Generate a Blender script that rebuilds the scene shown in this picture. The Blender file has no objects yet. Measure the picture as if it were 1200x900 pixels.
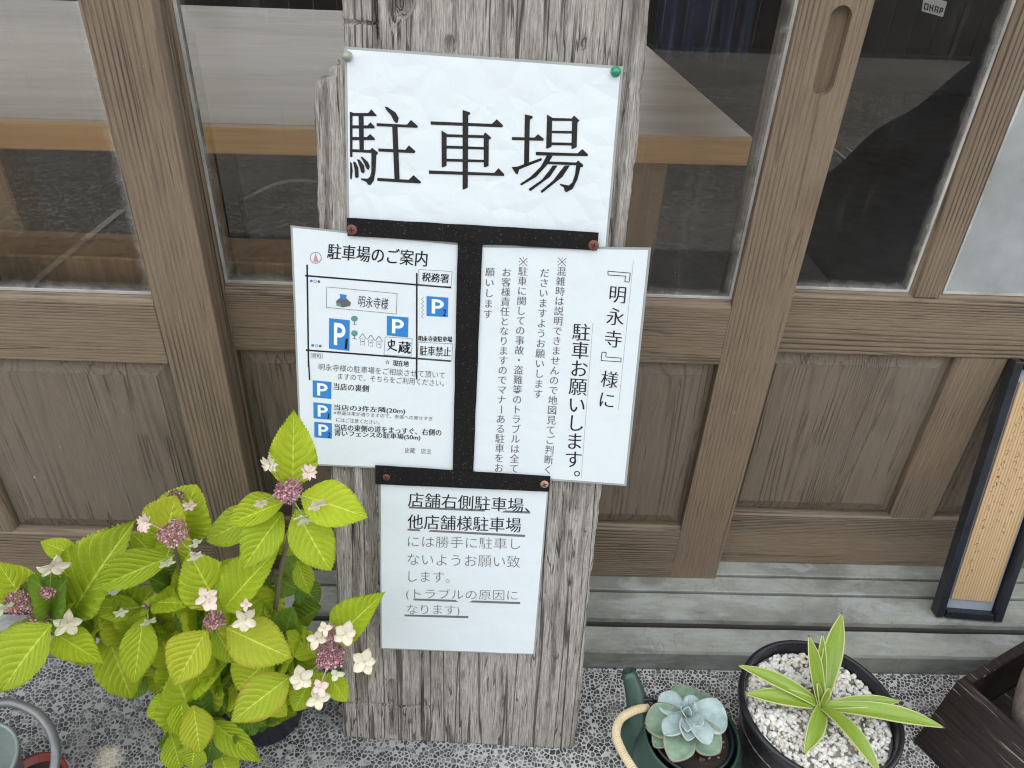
import bpy, bmesh, math, random
import numpy as np
from mathutils import Vector, Matrix, noise as mn
from mathutils.geometry import delaunay_2d_cdt
random.seed(7); rng = np.random.default_rng(7)
S = bpy.context.scene
COL = S.collection
rad = math.radians

# ------------------------------------------------------------------ camera
CAMZ = 1.105
PITCH, ROLL, YAW = rad(33.56), rad(2.8), rad(2.0)
Fv = Vector((math.sin(YAW)*math.cos(PITCH), math.cos(YAW)*math.cos(PITCH), -math.sin(PITCH)))
R0 = Vector((math.cos(YAW), -math.sin(YAW), 0)); U0 = R0.cross(Fv)
Rv = R0*math.cos(ROLL) + U0*math.sin(ROLL); Uv = -R0*math.sin(ROLL) + U0*math.cos(ROLL)
CAMP = Vector((0, 0, CAMZ))
cd = bpy.data.cameras.new('camera'); cam = bpy.data.objects.new('camera', cd); COL.objects.link(cam)
cd.sensor_width = 36; cd.lens = 36*880/1200; cd.clip_start = 0.02; cd.clip_end = 400
M = Matrix.Identity(4)
for i in range(3):
    M[i][0], M[i][1], M[i][2], M[i][3] = Rv[i], Uv[i], -Fv[i], CAMP[i]
cam.matrix_world = M
S.camera = cam

# ------------------------------------------------------------------ light
SUN_EL, SUN_AZ = rad(63), rad(12)          # the sun stands behind the shop: the front is in open shade
w = bpy.data.worlds.new('World'); S.world = w; w.use_nodes = True
nt = w.node_tree; bg = nt.nodes['Background']
sky = nt.nodes.new('ShaderNodeTexSky'); sky.sky_type = 'NISHITA'; sky.sun_disc = False
sky.sun_elevation = SUN_EL; sky.sun_rotation = SUN_AZ; sky.air_density = 1.0; sky.dust_density = 2.5; sky.ozone_density = 1.0
hs_ = nt.nodes.new('ShaderNodeHueSaturation'); hs_.inputs['Saturation'].default_value = .38      # thin milky cloud
nt.links.new(sky.outputs[0], hs_.inputs['Color']); veil = nt.nodes.new('ShaderNodeMix'); veil.data_type = 'RGBA'; veil.inputs[0].default_value = .55
veil.inputs[7].default_value = (6.6, 6.8, 7.0, 1)        # even bright high cloud over the whole sky
nt.links.new(hs_.outputs[0], veil.inputs[6]); nt.links.new(veil.outputs[2], bg.inputs[0]); bg.inputs[1].default_value = 0.15
sd = bpy.data.lights.new('sun', 'SUN'); sd.energy = 3.1; sd.angle = rad(0.6); sd.color = (1, .95, .88)
sun = bpy.data.objects.new('sun', sd); COL.objects.link(sun)
sdir = Vector((math.sin(SUN_AZ)*math.cos(SUN_EL), math.cos(SUN_AZ)*math.cos(SUN_EL), math.sin(SUN_EL)))
sun.rotation_euler = sdir.to_track_quat('Z', 'Y').to_euler()
S.view_settings.view_transform = 'Standard'; S.view_settings.look = 'None'
S.view_settings.exposure = 1.62; S.view_settings.gamma = 1.0
S.cycles.max_bounces = 10; S.cycles.transparent_max_bounces = 16
S.cycles.use_denoising = True; S.cycles.filter_width = 1.15

# ------------------------------------------------------------------ geometry of the place
def ray(px, py): return Rv*(px-600) + Uv*(450-py) + Fv*880
def at_y(px, py, y):
    d = ray(px, py); return CAMP + d*(y/d.y)
def at_z(px, py, z):
    d = ray(px, py); return CAMP + d*((z-CAMZ)/d.z)
LEAN, BYAW = rad(12), rad(2.3)             # the plank leans back 12 degrees
BU = Vector((math.cos(BYAW), -math.sin(BYAW), 0))
_b = Vector((math.sin(BYAW), math.cos(BYAW), 0))
BV = _b*math.sin(LEAN) + Vector((0, 0, 1))*math.cos(LEAN)
BN = BU.cross(BV)                           # toward the street
BO = Vector((0, .657, 0))
BM = Matrix.Identity(4)
for i in range(3):
    BM[i][0], BM[i][1], BM[i][2], BM[i][3] = BU[i], BV[i], BN[i], BO[i]
def buv(px, py):
    d = ray(px, py); s = (BO-CAMP).dot(BN)/d.dot(BN); P = CAMP + d*s - BO
    return Vector((P.dot(BU), P.dot(BV)))

# ------------------------------------------------------------------ object helpers
def link(o, parent=None):
    COL.objects.link(o)
    if parent: o.parent = parent
    return o
def mesh_obj(name, verts, faces, mats, parent=None, smooth=False, mi=None):
    me = bpy.data.meshes.new(name); me.from_pydata([tuple(v) for v in verts], [], faces)
    for m in (mats if isinstance(mats, (list, tuple)) else [mats]): me.materials.append(m)
    if mi: me.polygons.foreach_set('material_index', mi)
    if smooth: me.polygons.foreach_set('use_smooth', [True]*len(me.polygons))
    me.update()
    return link(bpy.data.objects.new(name, me), parent)
def bm_obj(name, bm, mat, parent=None, smooth=False):
    me = bpy.data.meshes.new(name); bm.normal_update(); bm.to_mesh(me); bm.free()
    for m in (mat if isinstance(mat, (list, tuple)) else [mat]): me.materials.append(m)
    if smooth: me.polygons.foreach_set('use_smooth', [True]*len(me.polygons))
    return link(bpy.data.objects.new(name, me), parent)
def empty(name, loc=(0, 0, 0), label=None, cat=None, group=None):
    o = bpy.data.objects.new(name, None); o.empty_display_size = .05; COL.objects.link(o)
    o.location = loc; tag(o, label, cat, group); return o
def tag(o, label=None, cat=None, group=None, kind=None):
    if label: o['label'] = label
    if cat: o['category'] = cat
    if group: o['group'] = group
    if kind: o['kind'] = kind
    return o
def box_bm(bm, x0, x1, y0, y1, z0, z1, bev=0, seg=1):
    vs = [bm.verts.new(p) for p in ((x0,y0,z0),(x1,y0,z0),(x1,y1,z0),(x0,y1,z0),(x0,y0,z1),(x1,y0,z1),(x1,y1,z1),(x0,y1,z1))]
    fs = [bm.faces.new([vs[i] for i in f]) for f in ((0,3,2,1),(4,5,6,7),(0,1,5,4),(1,2,6,5),(2,3,7,6),(3,0,4,7))]
    if bev:
        es = list({e for f in fs for e in f.edges})
        bmesh.ops.bevel(bm, geom=es, offset=bev, segments=seg, profile=.5, affect='EDGES')
def box(name, x0, x1, y0, y1, z0, z1, mat, parent=None, bev=0.0015, seg=1):
    bm = bmesh.new(); box_bm(bm, x0, x1, y0, y1, z0, z1, bev, seg); return bm_obj(name, bm, mat, parent)
def frame_of(t, ref):
    n = t.cross(ref)
    if n.length < 1e-5: n = t.cross(Vector((1, 0, 0)))
    n.normalize(); return n, t.cross(n).normalized()
def tube_geo(pts, rs, seg=8, ref=Vector((0, 0, 1)), cap=True):
    V, F = [], []
    pts = [Vector(p) for p in pts]; n = len(pts)
    if not hasattr(rs, '__len__'): rs = [rs]*n
    a = None
    for i, p in enumerate(pts):
        t = (pts[min(i+1, n-1)]-pts[max(i-1, 0)]).normalized()
        if a is None: a, b = frame_of(t, ref)
        else:
            a = (a - t*a.dot(t)).normalized(); b = t.cross(a).normalized()
        for k in range(seg):
            an = 2*math.pi*k/seg; V.append(p + (a*math.cos(an)+b*math.sin(an))*rs[i])
    for i in range(n-1):
        for k in range(seg):
            k2 = (k+1) % seg; F.append((i*seg+k, i*seg+k2, (i+1)*seg+k2, (i+1)*seg+k))
    if cap:
        F.append(tuple(range(seg))[::-1]); F.append(tuple((n-1)*seg+k for k in range(seg)))
    return V, F
def tube(name, pts, rs, mat, parent=None, seg=8, cap=True):
    V, F = tube_geo(pts, rs, seg, cap=cap); return mesh_obj(name, V, F, mat, parent, True)
def lathe(name, prof, mat, parent=None, seg=64, wob=0):
    V, F = [], []
    for r, z in prof:
        for k in range(seg):
            a = 2*math.pi*k/seg; V.append((r*math.cos(a), r*math.sin(a), z))
    n = len(prof)
    for i in range(n-1):
        for k in range(seg):
            k2 = (k+1) % seg; F.append((i*seg+k, i*seg+k2, (i+1)*seg+k2, (i+1)*seg+k))
    return mesh_obj(name, V, F, mat, parent, True)
def bez(p0, p1, p2, n=10):
    p0, p1, p2 = Vector(p0), Vector(p1), Vector(p2)
    return [p0*(1-t)**2 + p1*2*t*(1-t) + p2*t*t for t in [i/n for i in range(n+1)]]

# ------------------------------------------------------------------ materials
class NT:
    def __init__(s, name):
        s.m = bpy.data.materials.new(name); s.m.use_nodes = True; s.t = s.m.node_tree
        s.b = s.t.nodes['Principled BSDF']; s.out = s.t.nodes['Material Output']
    def n(s, typ, **k):
        nd = s.t.nodes.new(typ)
        for a, v in k.items(): setattr(nd, a, v)
        return nd
    def set(s, sock, v):
        if isinstance(v, bpy.types.NodeSocket): s.t.links.new(v, sock)
        else: sock.default_value = v
    def math(s, op, a, b=None, c=None, clamp=False):
        nd = s.n('ShaderNodeMath', operation=op, use_clamp=clamp); s.set(nd.inputs[0], a)
        if b is not None: s.set(nd.inputs[1], b)
        if c is not None: s.set(nd.inputs[2], c)
        return nd.outputs[0]
    def coord(s, scale=(1, 1, 1), which='Object', rnd=False, rot=(0, 0, 0)):
        tc = s.n('ShaderNodeTexCoord'); mp = s.n('ShaderNodeMapping'); s.t.links.new(tc.outputs[which], mp.inputs[0])
        mp.inputs['Scale'].default_value = scale; mp.inputs['Rotation'].default_value = rot
        if rnd:
            oi = s.n('ShaderNodeObjectInfo'); c = s.n('ShaderNodeCombineXYZ')
            m = s.math('MULTIPLY', oi.outputs['Random'], 37.0)
            for i in range(3): s.t.links.new(m, c.inputs[i])
            s.t.links.new(c.outputs[0], mp.inputs['Location'])
        return mp.outputs[0]
    def noise(s, vec, scale=1, detail=4, rough=.55, dist=0, out=0):
        nd = s.n('ShaderNodeTexNoise'); s.set(nd.inputs['Vector'], vec); nd.inputs['Scale'].default_value = scale
        nd.inputs['Detail'].default_value = detail; nd.inputs['Roughness'].default_value = rough; nd.inputs['Distortion'].default_value = dist
        return nd.outputs[out]
    def vor(s, vec, scale=1, feature='F1', out='Distance', rnd=1):
        nd = s.n('ShaderNodeTexVoronoi', feature=feature); s.set(nd.inputs['Vector'], vec); nd.inputs['Scale'].default_value = scale
        nd.inputs['Randomness'].default_value = rnd
        return nd.outputs[out]
    def ramp(s, f, stops):
        nd = s.n('ShaderNodeValToRGB'); s.set(nd.inputs[0], f); e = nd.color_ramp.elements
        while len(e) < len(stops): e.new(.5)
        for i, (p, c) in enumerate(stops):
            e[i].position = p; e[i].color = (c, c, c, 1) if not hasattr(c, '__len__') else (*c, 1)
        return nd.outputs[0]
    def mix(s, f, a, b, blend='MIX'):
        nd = s.n('ShaderNodeMix', data_type='RGBA', blend_type=blend); s.set(nd.inputs[0], f)
        for i, v in ((6, a), (7, b)):
            if isinstance(v, tuple) and len(v) == 3: v = (*v, 1)
            s.set(nd.inputs[i], v)
        return nd.outputs[2]
    def bump(s, h, strength=.5, dist=.002, normal=None):
        nd = s.n('ShaderNodeBump'); s.set(nd.inputs['Height'], h); s.set(nd.inputs['Strength'], strength); nd.inputs['Distance'].default_value = dist
        if normal: s.t.links.new(normal, nd.inputs['Normal'])
        return nd.outputs[0]
    def fin(s, col=None, rough=None, norm=None, **k):
        if col is not None: s.set(s.b.inputs['Base Color'], (*col, 1) if isinstance(col, tuple) and len(col) == 3 else col)
        if rough is not None: s.set(s.b.inputs['Roughness'], rough)
        if norm is not None: s.t.links.new(norm, s.b.inputs['Normal'])
        for a, v in k.items(): s.set(s.b.inputs[a.replace('_', ' ')], v)
        return s.m

def door_wood(name, axis, light=(.245,.183,.122), dark=(.058,.043,.030), panel=False, wear=.5):
    m = NT(name)
    sc = (1, 1, .035) if axis == 'z' else (.035, 1, 1)
    v = m.coord(sc, rnd=True); base = m.coord((1, 1, 1), rnd=True)
    warp = m.noise(v, 4.0 if not panel else 6.0, 2, .5)
    tc = m.n('ShaderNodeSeparateXYZ'); m.t.links.new(base, tc.inputs[0])
    across = tc.outputs[0] if axis == 'z' else tc.outputs[2]
    k = 165 if not panel else 105
    ph = m.math('ADD', m.math('MULTIPLY', across, float(k)), m.math('MULTIPLY', warp, 34.0 if not panel else 50.0))
    ph = m.math('ADD', ph, m.math('MULTIPLY', m.noise(v, 60, 3, .6), .7))
    ring = m.math('FRACT', ph)
    ridge = m.ramp(ring, [(0, .35), (.07, .0), (.17, .12), (.30, .75), (.75, 1), (1, .55)])
    strong = m.math('MULTIPLY', m.ramp(m.noise(v, 16, 2, .5), [(.38, .10), (.60, 1)]), m.ramp(m.noise(base, 5, 2, .5), [(.35, .35), (.6, 1)]))
    ridge2 = m.mix(strong, (1, 1, 1), ridge)
    fib = m.noise(v, 520, 5, .75); fib2 = m.ramp(fib, [(.30, .62 if panel else .52), (.50, .97), (.70, 1.15)])
    large = m.noise(base, 6, 4, .6)
    c = m.mix(ridge2, dark, light); c = m.mix(1.0, c, fib2, 'MULTIPLY')
    grey = (.155, .130, .105) if not panel else (.168, .148, .124)
    c = m.mix(m.ramp(large, [(.35, 0), (.72, .45 if not panel else .8)]), c, m.mix(.55, c, grey))
    st = m.ramp(m.noise(v, 120, 4, .7), [(.60, 0), (.74, .45*wear)]); c = m.mix(st, c, (.30, .26, .21))
    chips = m.ramp(m.noise(m.coord((1, 1, .3) if axis == 'z' else (.3, 1, 1), rnd=True), 190, 2, .5), [(.755, 0), (.775, .8*wear)])
    c = m.mix(m.math('MULTIPLY', chips, m.ramp(large, [(.45, 0), (.6, 1)])), c, (.55, .44, .32))
    # fine drying cracks: contour lines of a stretched noise
    cn = m.math('ABSOLUTE', m.math('SUBTRACT', m.noise(v, 26 if not panel else 34, 2, .5), .5))
    gate = m.ramp(m.noise(base, 9, 3, .6), [(.45, 0), (.55, 1)])
    sp = m.math('MULTIPLY', m.ramp(cn, [(.0, 1), (.006, .9), (.012, 0)]), m.math('MULTIPLY', gate, .45 if panel else .35))
    c = m.mix(sp, c, (.018, .014, .011))
    kn = m.noise(m.coord((1, 1, .55) if axis == 'z' else (.55, 1, 1), rnd=True), 4.3, 1, .4); c = m.mix(m.ramp(kn, [(.735, 0), (.775, .65)]), c, (.055, .038, .026))
    # nail and worm holes
    ho = m.ramp(m.vor(base, 9, rnd=1), [(.012, 1), (.02, 0)]); c = m.mix(ho, c, (.01, .008, .006))
    h = m.math('ADD', m.math('MULTIPLY', ridge2, .9), m.math('MULTIPLY', fib, .7)); h = m.math('SUBTRACT', h, m.math('MULTIPLY', sp, 1.6))
    return m.fin(c, m.ramp(fib, [(.3, .5), (.8, .72)]), m.bump(h, 1.0, .0016), Specular_IOR_Level=.4)

MW = door_wood('stile_wood', 'z')
MH = door_wood('rail_wood', 'x', wear=.7)
MP = door_wood('panel_wood', 'z', light=(.200,.156,.114), dark=(.100,.078,.057), panel=True, wear=.9)
MPH = door_wood('panel_edge_wood', 'z', panel=True)

def flat(name, col, rough=.5, metal=0, spec=.5, bumps=0, bscale=100, var=.15, coat=0):
    m = NT(name); v = m.coord()
    n = m.noise(v, bscale, 4, .6); big = m.noise(v, 12, 4, .6)
    c = m.mix(m.ramp(big, [(.3, 0), (.7, 1)]), tuple(x*(1-var) for x in col), tuple(min(1, x*(1+var)) for x in col))
    nm = m.bump(n, bumps, .001) if bumps else None
    m.fin(c, m.ramp(n, [(.3, max(0, rough-.08)), (.7, min(1, rough+.08))]), nm, Metallic=metal, Specular_IOR_Level=spec, Coat_Weight=coat)
    return m.m

def mat_glass():
    m = NT('window_glass'); t = m.t
    t.nodes.remove(m.b)
    tr = m.n('ShaderNodeBsdfTransparent'); tr.inputs[0].default_value = (.975, .985, .98, 1)
    gl = m.n('ShaderNodeBsdfGlossy'); gl.inputs['Roughness'].default_value = 0.0; gl.inputs[0].default_value = (1, 1, 1, 1)
    fr = m.n('ShaderNodeFresnel'); fr.inputs[0].default_value = 1.52
    f2 = m.math('MULTIPLY', fr.outputs[0], 1.9, clamp=True)     # both faces of the pane reflect
    nb = m.bump(m.noise(m.coord(), 6, 1, .3), .02, .01)
    t.links.new(nb, gl.inputs['Normal'])
    mx = m.n('ShaderNodeMixShader'); t.links.new(f2, mx.inputs[0]); t.links.new(tr.outputs[0], mx.inputs[1]); t.links.new(gl.outputs[0], mx.inputs[2])
    df = m.n('ShaderNodeBsdfDiffuse'); df.inputs[0].default_value = (.55, .55, .52, 1)
    v = m.coord(); vs = m.coord((1, 1, .06))
    # dust: fine film, runs, spots, thick near the pane's own borders (UV)
    uv = m.n('ShaderNodeUVMap'); sx = m.n('ShaderNodeSeparateXYZ'); t.links.new(uv.outputs[0], sx.inputs[0])
    e = m.math('MINIMUM', sx.outputs[0], sx.outputs[1])         # metres to the nearest border
    en = m.math('ADD', e, m.math('MULTIPLY', m.math('SUBTRACT', m.noise(v, 45, 5, .7), .5), .022))
    border = m.ramp(m.math('MULTIPLY', en, 30.0), [(.02, .60), (.22, .20), (.45, .0)])
    runs = m.ramp(m.noise(vs, 90, 4, .6), [(.55, 0), (.8, .10)])
    runs2 = m.ramp(m.noise(v, 9, 2, .5), [(.45, 0), (.65, 1)])
    spots = m.ramp(m.noise(v, 380, 1, .5), [(.80, 0), (.82, .5)])
    d = m.math('ADD', m.math('MULTIPLY', m.math('MULTIPLY', runs, runs2), .8), m.math('MULTIPLY', spots, .7))
    d = m.math('ADD', d, m.math('MULTIPLY', border, m.ramp(m.noise(v, 260, 3, .7), [(.3, .45), (.7, 1)])))
    d = m.math('ADD', d, m.ramp(m.noise(v, 5, 5, .65), [(.45, .0), (.8, .03)]), clamp=True)
    m2 = m.n('ShaderNodeMixShader'); t.links.new(d, m2.inputs[0]); t.links.new(mx.outputs[0], m2.inputs[1]); t.links.new(df.outputs[0], m2.inputs[2])
    t.links.new(m2.outputs[0], m.out.inputs[0]); return m.m
GLASS = mat_glass()

def mat_old_board():
    m = NT('weathered_plank'); v = m.coord((1, .055, 1)); b = m.coord(); v2 = m.coord((1, .022, 1)); v3 = m.coord((1, .12, 1))
    fib = m.noise(v, 620, 8, .8); med = m.noise(v, 110, 5, .7); big = m.noise(m.coord((1, .3, 1)), 10, 6, .7)
    c = m.ramp(fib, [(.26, (.10, .085, .07)), (.40, (.26, .235, .205)), (.50, (.42, .39, .355)), (.62, (.62, .585, .545))])
    c = m.mix(m.ramp(med, [(.34, .7), (.44, 0)]), c, (.115, .10, .085))
    c = m.mix(m.ramp(big, [(.52, 0), (.64, .55)]), c, (.17, .145, .12))
    c = m.mix(m.ramp(big, [(.30, .45), (.40, 0)]), c, (.58, .55, .52))
    cr = m.math('ABSOLUTE', m.math('SUBTRACT', m.noise(v2, 24, 3, .5), .5)); cr2 = m.math('ABSOLUTE', m.math('SUBTRACT', m.noise(v, 60, 3, .6), .5))
    k1 = m.ramp(cr, [(0, 1), (.005, .9), (.010, 0)]); k2 = m.math('MULTIPLY', m.ramp(cr2, [(0, 1), (.006, .8), (.012, 0)]), m.ramp(m.noise(b, 12, 3, .6), [(.45, 0), (.55, 1)]))
    k = m.math('MAXIMUM', k1, k2); c = m.mix(m.math('MULTIPLY', k, .75), c, (.016, .013, .011))
    pit = m.ramp(m.noise(v3, 75, 4, .65), [(.27, 1), (.31, 0)]); c = m.mix(pit, c, (.03, .026, .022))
    st = m.ramp(m.noise(b, 26, 3, .6), [(.64, 0), (.72, .4)]); c = m.mix(st, c, (.42, .30, .17))
    h = m.math('ADD', fib, m.math('MULTIPLY', med, .8)); h = m.math('SUBTRACT', h, m.math('MULTIPLY', m.math('MAXIMUM', pit, k), 1.1))
    return m.fin(c, .85, m.bump(h, 1.0, .003), Specular_IOR_Level=.2)
OLD = mat_old_board()

def mat_paper(name, wr=.3, col=(.70, .765, .80)):
    m = NT(name); v = m.coord()
    a = m.noise(v, 16, 3, .5, .8); b2 = m.noise(v, 700, 2, .5)
    cr = m.vor(v, 26, 'DISTANCE_TO_EDGE')
    h = m.math('ADD', a, m.math('MULTIPLY', m.ramp(cr, [(0, 0), (.25, 1)]), .25))
    nm = m.bump(h, wr, .004); nm = m.bump(b2, .10, .0004, nm)
    sp = m.ramp(m.noise(v, 310, 1, .5), [(.80, 0), (.82, .45)])
    c = m.mix(sp, col, (.35, .36, .36))
    c = m.mix(m.ramp(m.noise(v, 14, 4, .6), [(.4, 0), (.8, .25)]), c, (.61, .68, .72))
    return m.fin(c, .32, nm, Specular_IOR_Level=.35, Coat_Weight=.35, Coat_Roughness=.12)
PAPER = mat_paper('laminated_paper', .25); PAPERW = mat_paper('wrinkled_laminated_paper', .55)
def ink(name, col): 
    m = NT(name); v = m.coord(); n = m.noise(v, 420, 3, .6)
    c = m.mix(m.ramp(n, [(.62, 0), (.72, .5)]), col, tuple(min(1, x+.16) for x in col))
    return m.fin(c, .35, None, Specular_IOR_Level=.3, Coat_Weight=.3, Coat_Roughness=.12)
INK = ink('black_ink', (.008, .008, .010)); INKG = ink('grey_ink', (.12, .12, .125)); INKM = ink('marker_ink', (.15, .15, .16))
INKL = ink('faint_ink', (.30, .31, .33)); BLUE = ink('sign_blue', (.035, .21, .55)); WHITE = ink('print_white', (.80, .84, .87))
RED = ink('print_red', (.60, .25, .28)); GREEN = ink('print_green', (.10, .30, .24)); BRUSH = ink('brush_ink', (.10, .07, .045))
FILM = flat('laminate_border', (.33, .36, .35), .2, spec=.5, coat=.5, bumps=.1)

# ------------------------------------------------------------------ ground, road and shop walls
def mat_asphalt():
    m = NT('asphalt'); v = m.coord(); n = m.vor(v, 85, out='Distance'); c0 = m.vor(v, 85, out='Color')
    sx = m.n('ShaderNodeSeparateXYZ'); m.t.links.new(c0, sx.inputs[0])
    c = m.ramp(sx.outputs[0], [(0, (.05, .047, .042)), (.55, (.10, .095, .085)), (.85, (.15, .142, .127)), (1, (.24, .23, .20))])
    c = m.mix(m.ramp(m.noise(v, 1.3, 6, .65), [(.35, 0), (.7, .6)]), c, (.06, .058, .055))
    c = m.mix(m.ramp(m.noise(v, .55, 3, .6), [(.5, 0), (.6, .5)]), c, (.14, .13, .12))
    return m.fin(c, .9, m.bump(n, .6, .004))
def sheet(name, x0, x1, y0, y1, z, mat):
    o = mesh_obj(name, [(x0,y0,z),(x1,y0,z),(x1,y1,z),(x0,y1,z)], [(0,1,2,3)], mat); o['kind'] = 'structure'; return o
sheet('ground', -150, 150, -150, 150, -.05, flat('earth', (.12, .11, .09), .95))
sheet('road', -60, 60, -9, -.30, -.046, mat_asphalt())
LINE = flat('worn_line_paint', (.27, .265, .25), .8, bumps=.3)
for x, ya, yb, w_ in ((1.86, -2.25, -.36, .022), (1.95, -2.25, -.36, .018), (-1.52, -1.1, -.36, .03)):
    sheet('parking_line', x, x+w_, ya, yb, -.042, LINE)
# unseen house across the road, added to throw warm light back at the shop
op = empty('added_house', (0, -9.5, -.05), 'pale plastered house across the road, added to throw sunlight back at the shop', 'house')
CREAM = flat('cream_plaster', (.34, .31, .27), .9, bumps=.3)
def op_box(n, *a, m=CREAM, bev=.01): o = box(n, *a, m, op, bev); o.location = (0, 9.5, .05); return o
op_box('wall', -14, 14, -14, -9.5, -.05, 5.6)
op_box('roof', -14.5, 14.5, -14.5, -9.0, 5.61, 5.8, m=flat('roof_grey', (.12, .12, .12), .7))
for i in range(7):
    op_box('window', -12.4+i*4, -11.0+i*4, -9.498, -9.44, .9, 2.2, m=flat('dark_window', (.02, .025, .03), .1))
FEN = flat('dark_stained_fence', (.025, .022, .02), .7, bumps=.3)
fe = empty('added_fence', (0, -5.2, -.05), 'low dark board fence added across the road to darken reflections in the panes', 'fence')  # added fence, mirrored as a dark band at the pane tops
for i in range(90):
    o = box('board', -9+i*.2, -9+i*.2+.19, 0, .02, .05, .95+.006*(i % 3), FEN, fe, .002); 
for i in range(10):
    box('post', -9+i*2, -8.91+i*2, -.09, -.001, 0, 1.0, FEN, fe, .004)
def dark_hump():  # black hump added outside to darken the right pane's reflection
    V, F = [], []; nx, ny = 60, 40
    for j in range(ny+1):
        for i in range(nx+1):
            u, v = i/nx*2-1, j/ny*2-1
            x, y = u*.88, v*.62
            h = .95*max(0, 1-abs(u)**1.15)*(max(0, 1-abs(v)**3.5))
            h += .035*mn.noise(Vector((x*5, y*5, 1)))*min(1, h*6)+.03*math.sin(x*17+y*6+3*mn.noise(Vector((x*2, y*2, 4))))*min(1, h*4)*(1-min(1, h))
            V.append((x, y, max(0, h)))
    for j in range(ny):
        for i in range(nx): a = j*(nx+1)+i; F.append((a, a+1, a+nx+2, a+nx+1))
    o = mesh_obj('added_hump', V, F, flat('black_hump', (.010, .010, .011), .55, bumps=.3, bscale=60), None, True); o.location = (2.1, -.80, -.044)
    so = o.modifiers.new('thick', 'SOLIDIFY'); so.thickness = .003
    tag(o, 'black tarpaulin added outside to darken the reflection in the right pane', 'hump')
dark_hump()

def mat_matrix():
    m = NT('aggregate_cement'); v = m.coord(); n = m.noise(v, 260, 4, .7)
    sx = m.n('ShaderNodeSeparateXYZ'); m.t.links.new(m.coord(), sx.inputs[0])
    wash = m.ramp(m.noise(v, 3.2, 4, .6), [(.38, 0), (.62, 1)])
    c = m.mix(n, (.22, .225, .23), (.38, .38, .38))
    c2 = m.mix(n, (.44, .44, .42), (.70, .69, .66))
    side = m.ramp(m.math('ADD', sx.outputs[0], m.math('MULTIPLY', m.noise(v, 6, 3, .6), .25)), [(.02, 0), (.3, 1)])  # left part's shade put into the cement colour, paler to the right
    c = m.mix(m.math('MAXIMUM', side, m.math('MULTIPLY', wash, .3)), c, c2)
    # pale dried spill beside the hydrangea pot
    d = m.n('ShaderNodeVectorMath', operation='DISTANCE'); m.t.links.new(m.coord(), d.inputs[0])
    P = at_z(126, 890, 0); d.inputs[1].default_value = (P.x, P.y, 0)
    sp = m.math('ADD', d.outputs['Value'], m.math('MULTIPLY', m.noise(v, 60, 3, .7), .022))
    spill = m.ramp(m.math('MULTIPLY', sp, 20), [(.45, .7), (.75, 0)])
    c = m.mix(spill, c, (.78, .70, .58))
    return m.fin(c, .85, m.bump(n, .5, .001))
MATRIX = mat_matrix()
def mat_peb():
    m = NT('dark_pebble'); oi = m.coord(); n = m.noise(oi, 500, 3, .6)
    f = m.vor(oi, 95, out='Color'); sx = m.n('ShaderNodeSeparateXYZ'); m.t.links.new(f, sx.inputs[0])
    c = m.ramp(sx.outputs[0], [(0, (.022, .023, .026)), (.45, (.06, .062, .066)), (.75, (.12, .12, .12)), (1, (.27, .255, .23))])
    c = m.mix(m.ramp(n, [(.5, 0), (.8, .5)]), c, (.16, .16, .16))
    P = at_z(126, 890, 0); d = m.n('ShaderNodeVectorMath', operation='DISTANCE'); m.t.links.new(oi, d.inputs[0]); d.inputs[1].default_value = (P.x, P.y, 0)
    sp = m.math('ADD', d.outputs['Value'], m.math('MULTIPLY', m.noise(oi, 60, 3, .7), .022))
    c = m.mix(m.ramp(m.math('MULTIPLY', sp, 20), [(.45, .8), (.7, 0)]), c, (.6, .53, .44))
    return m.fin(c, .55, m.bump(n, .3, .001))
o = box('pavement', -3, 3, -.30, .80, -.10, 0.0, MATRIX, None, .004); o['kind'] = 'structure'
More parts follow.
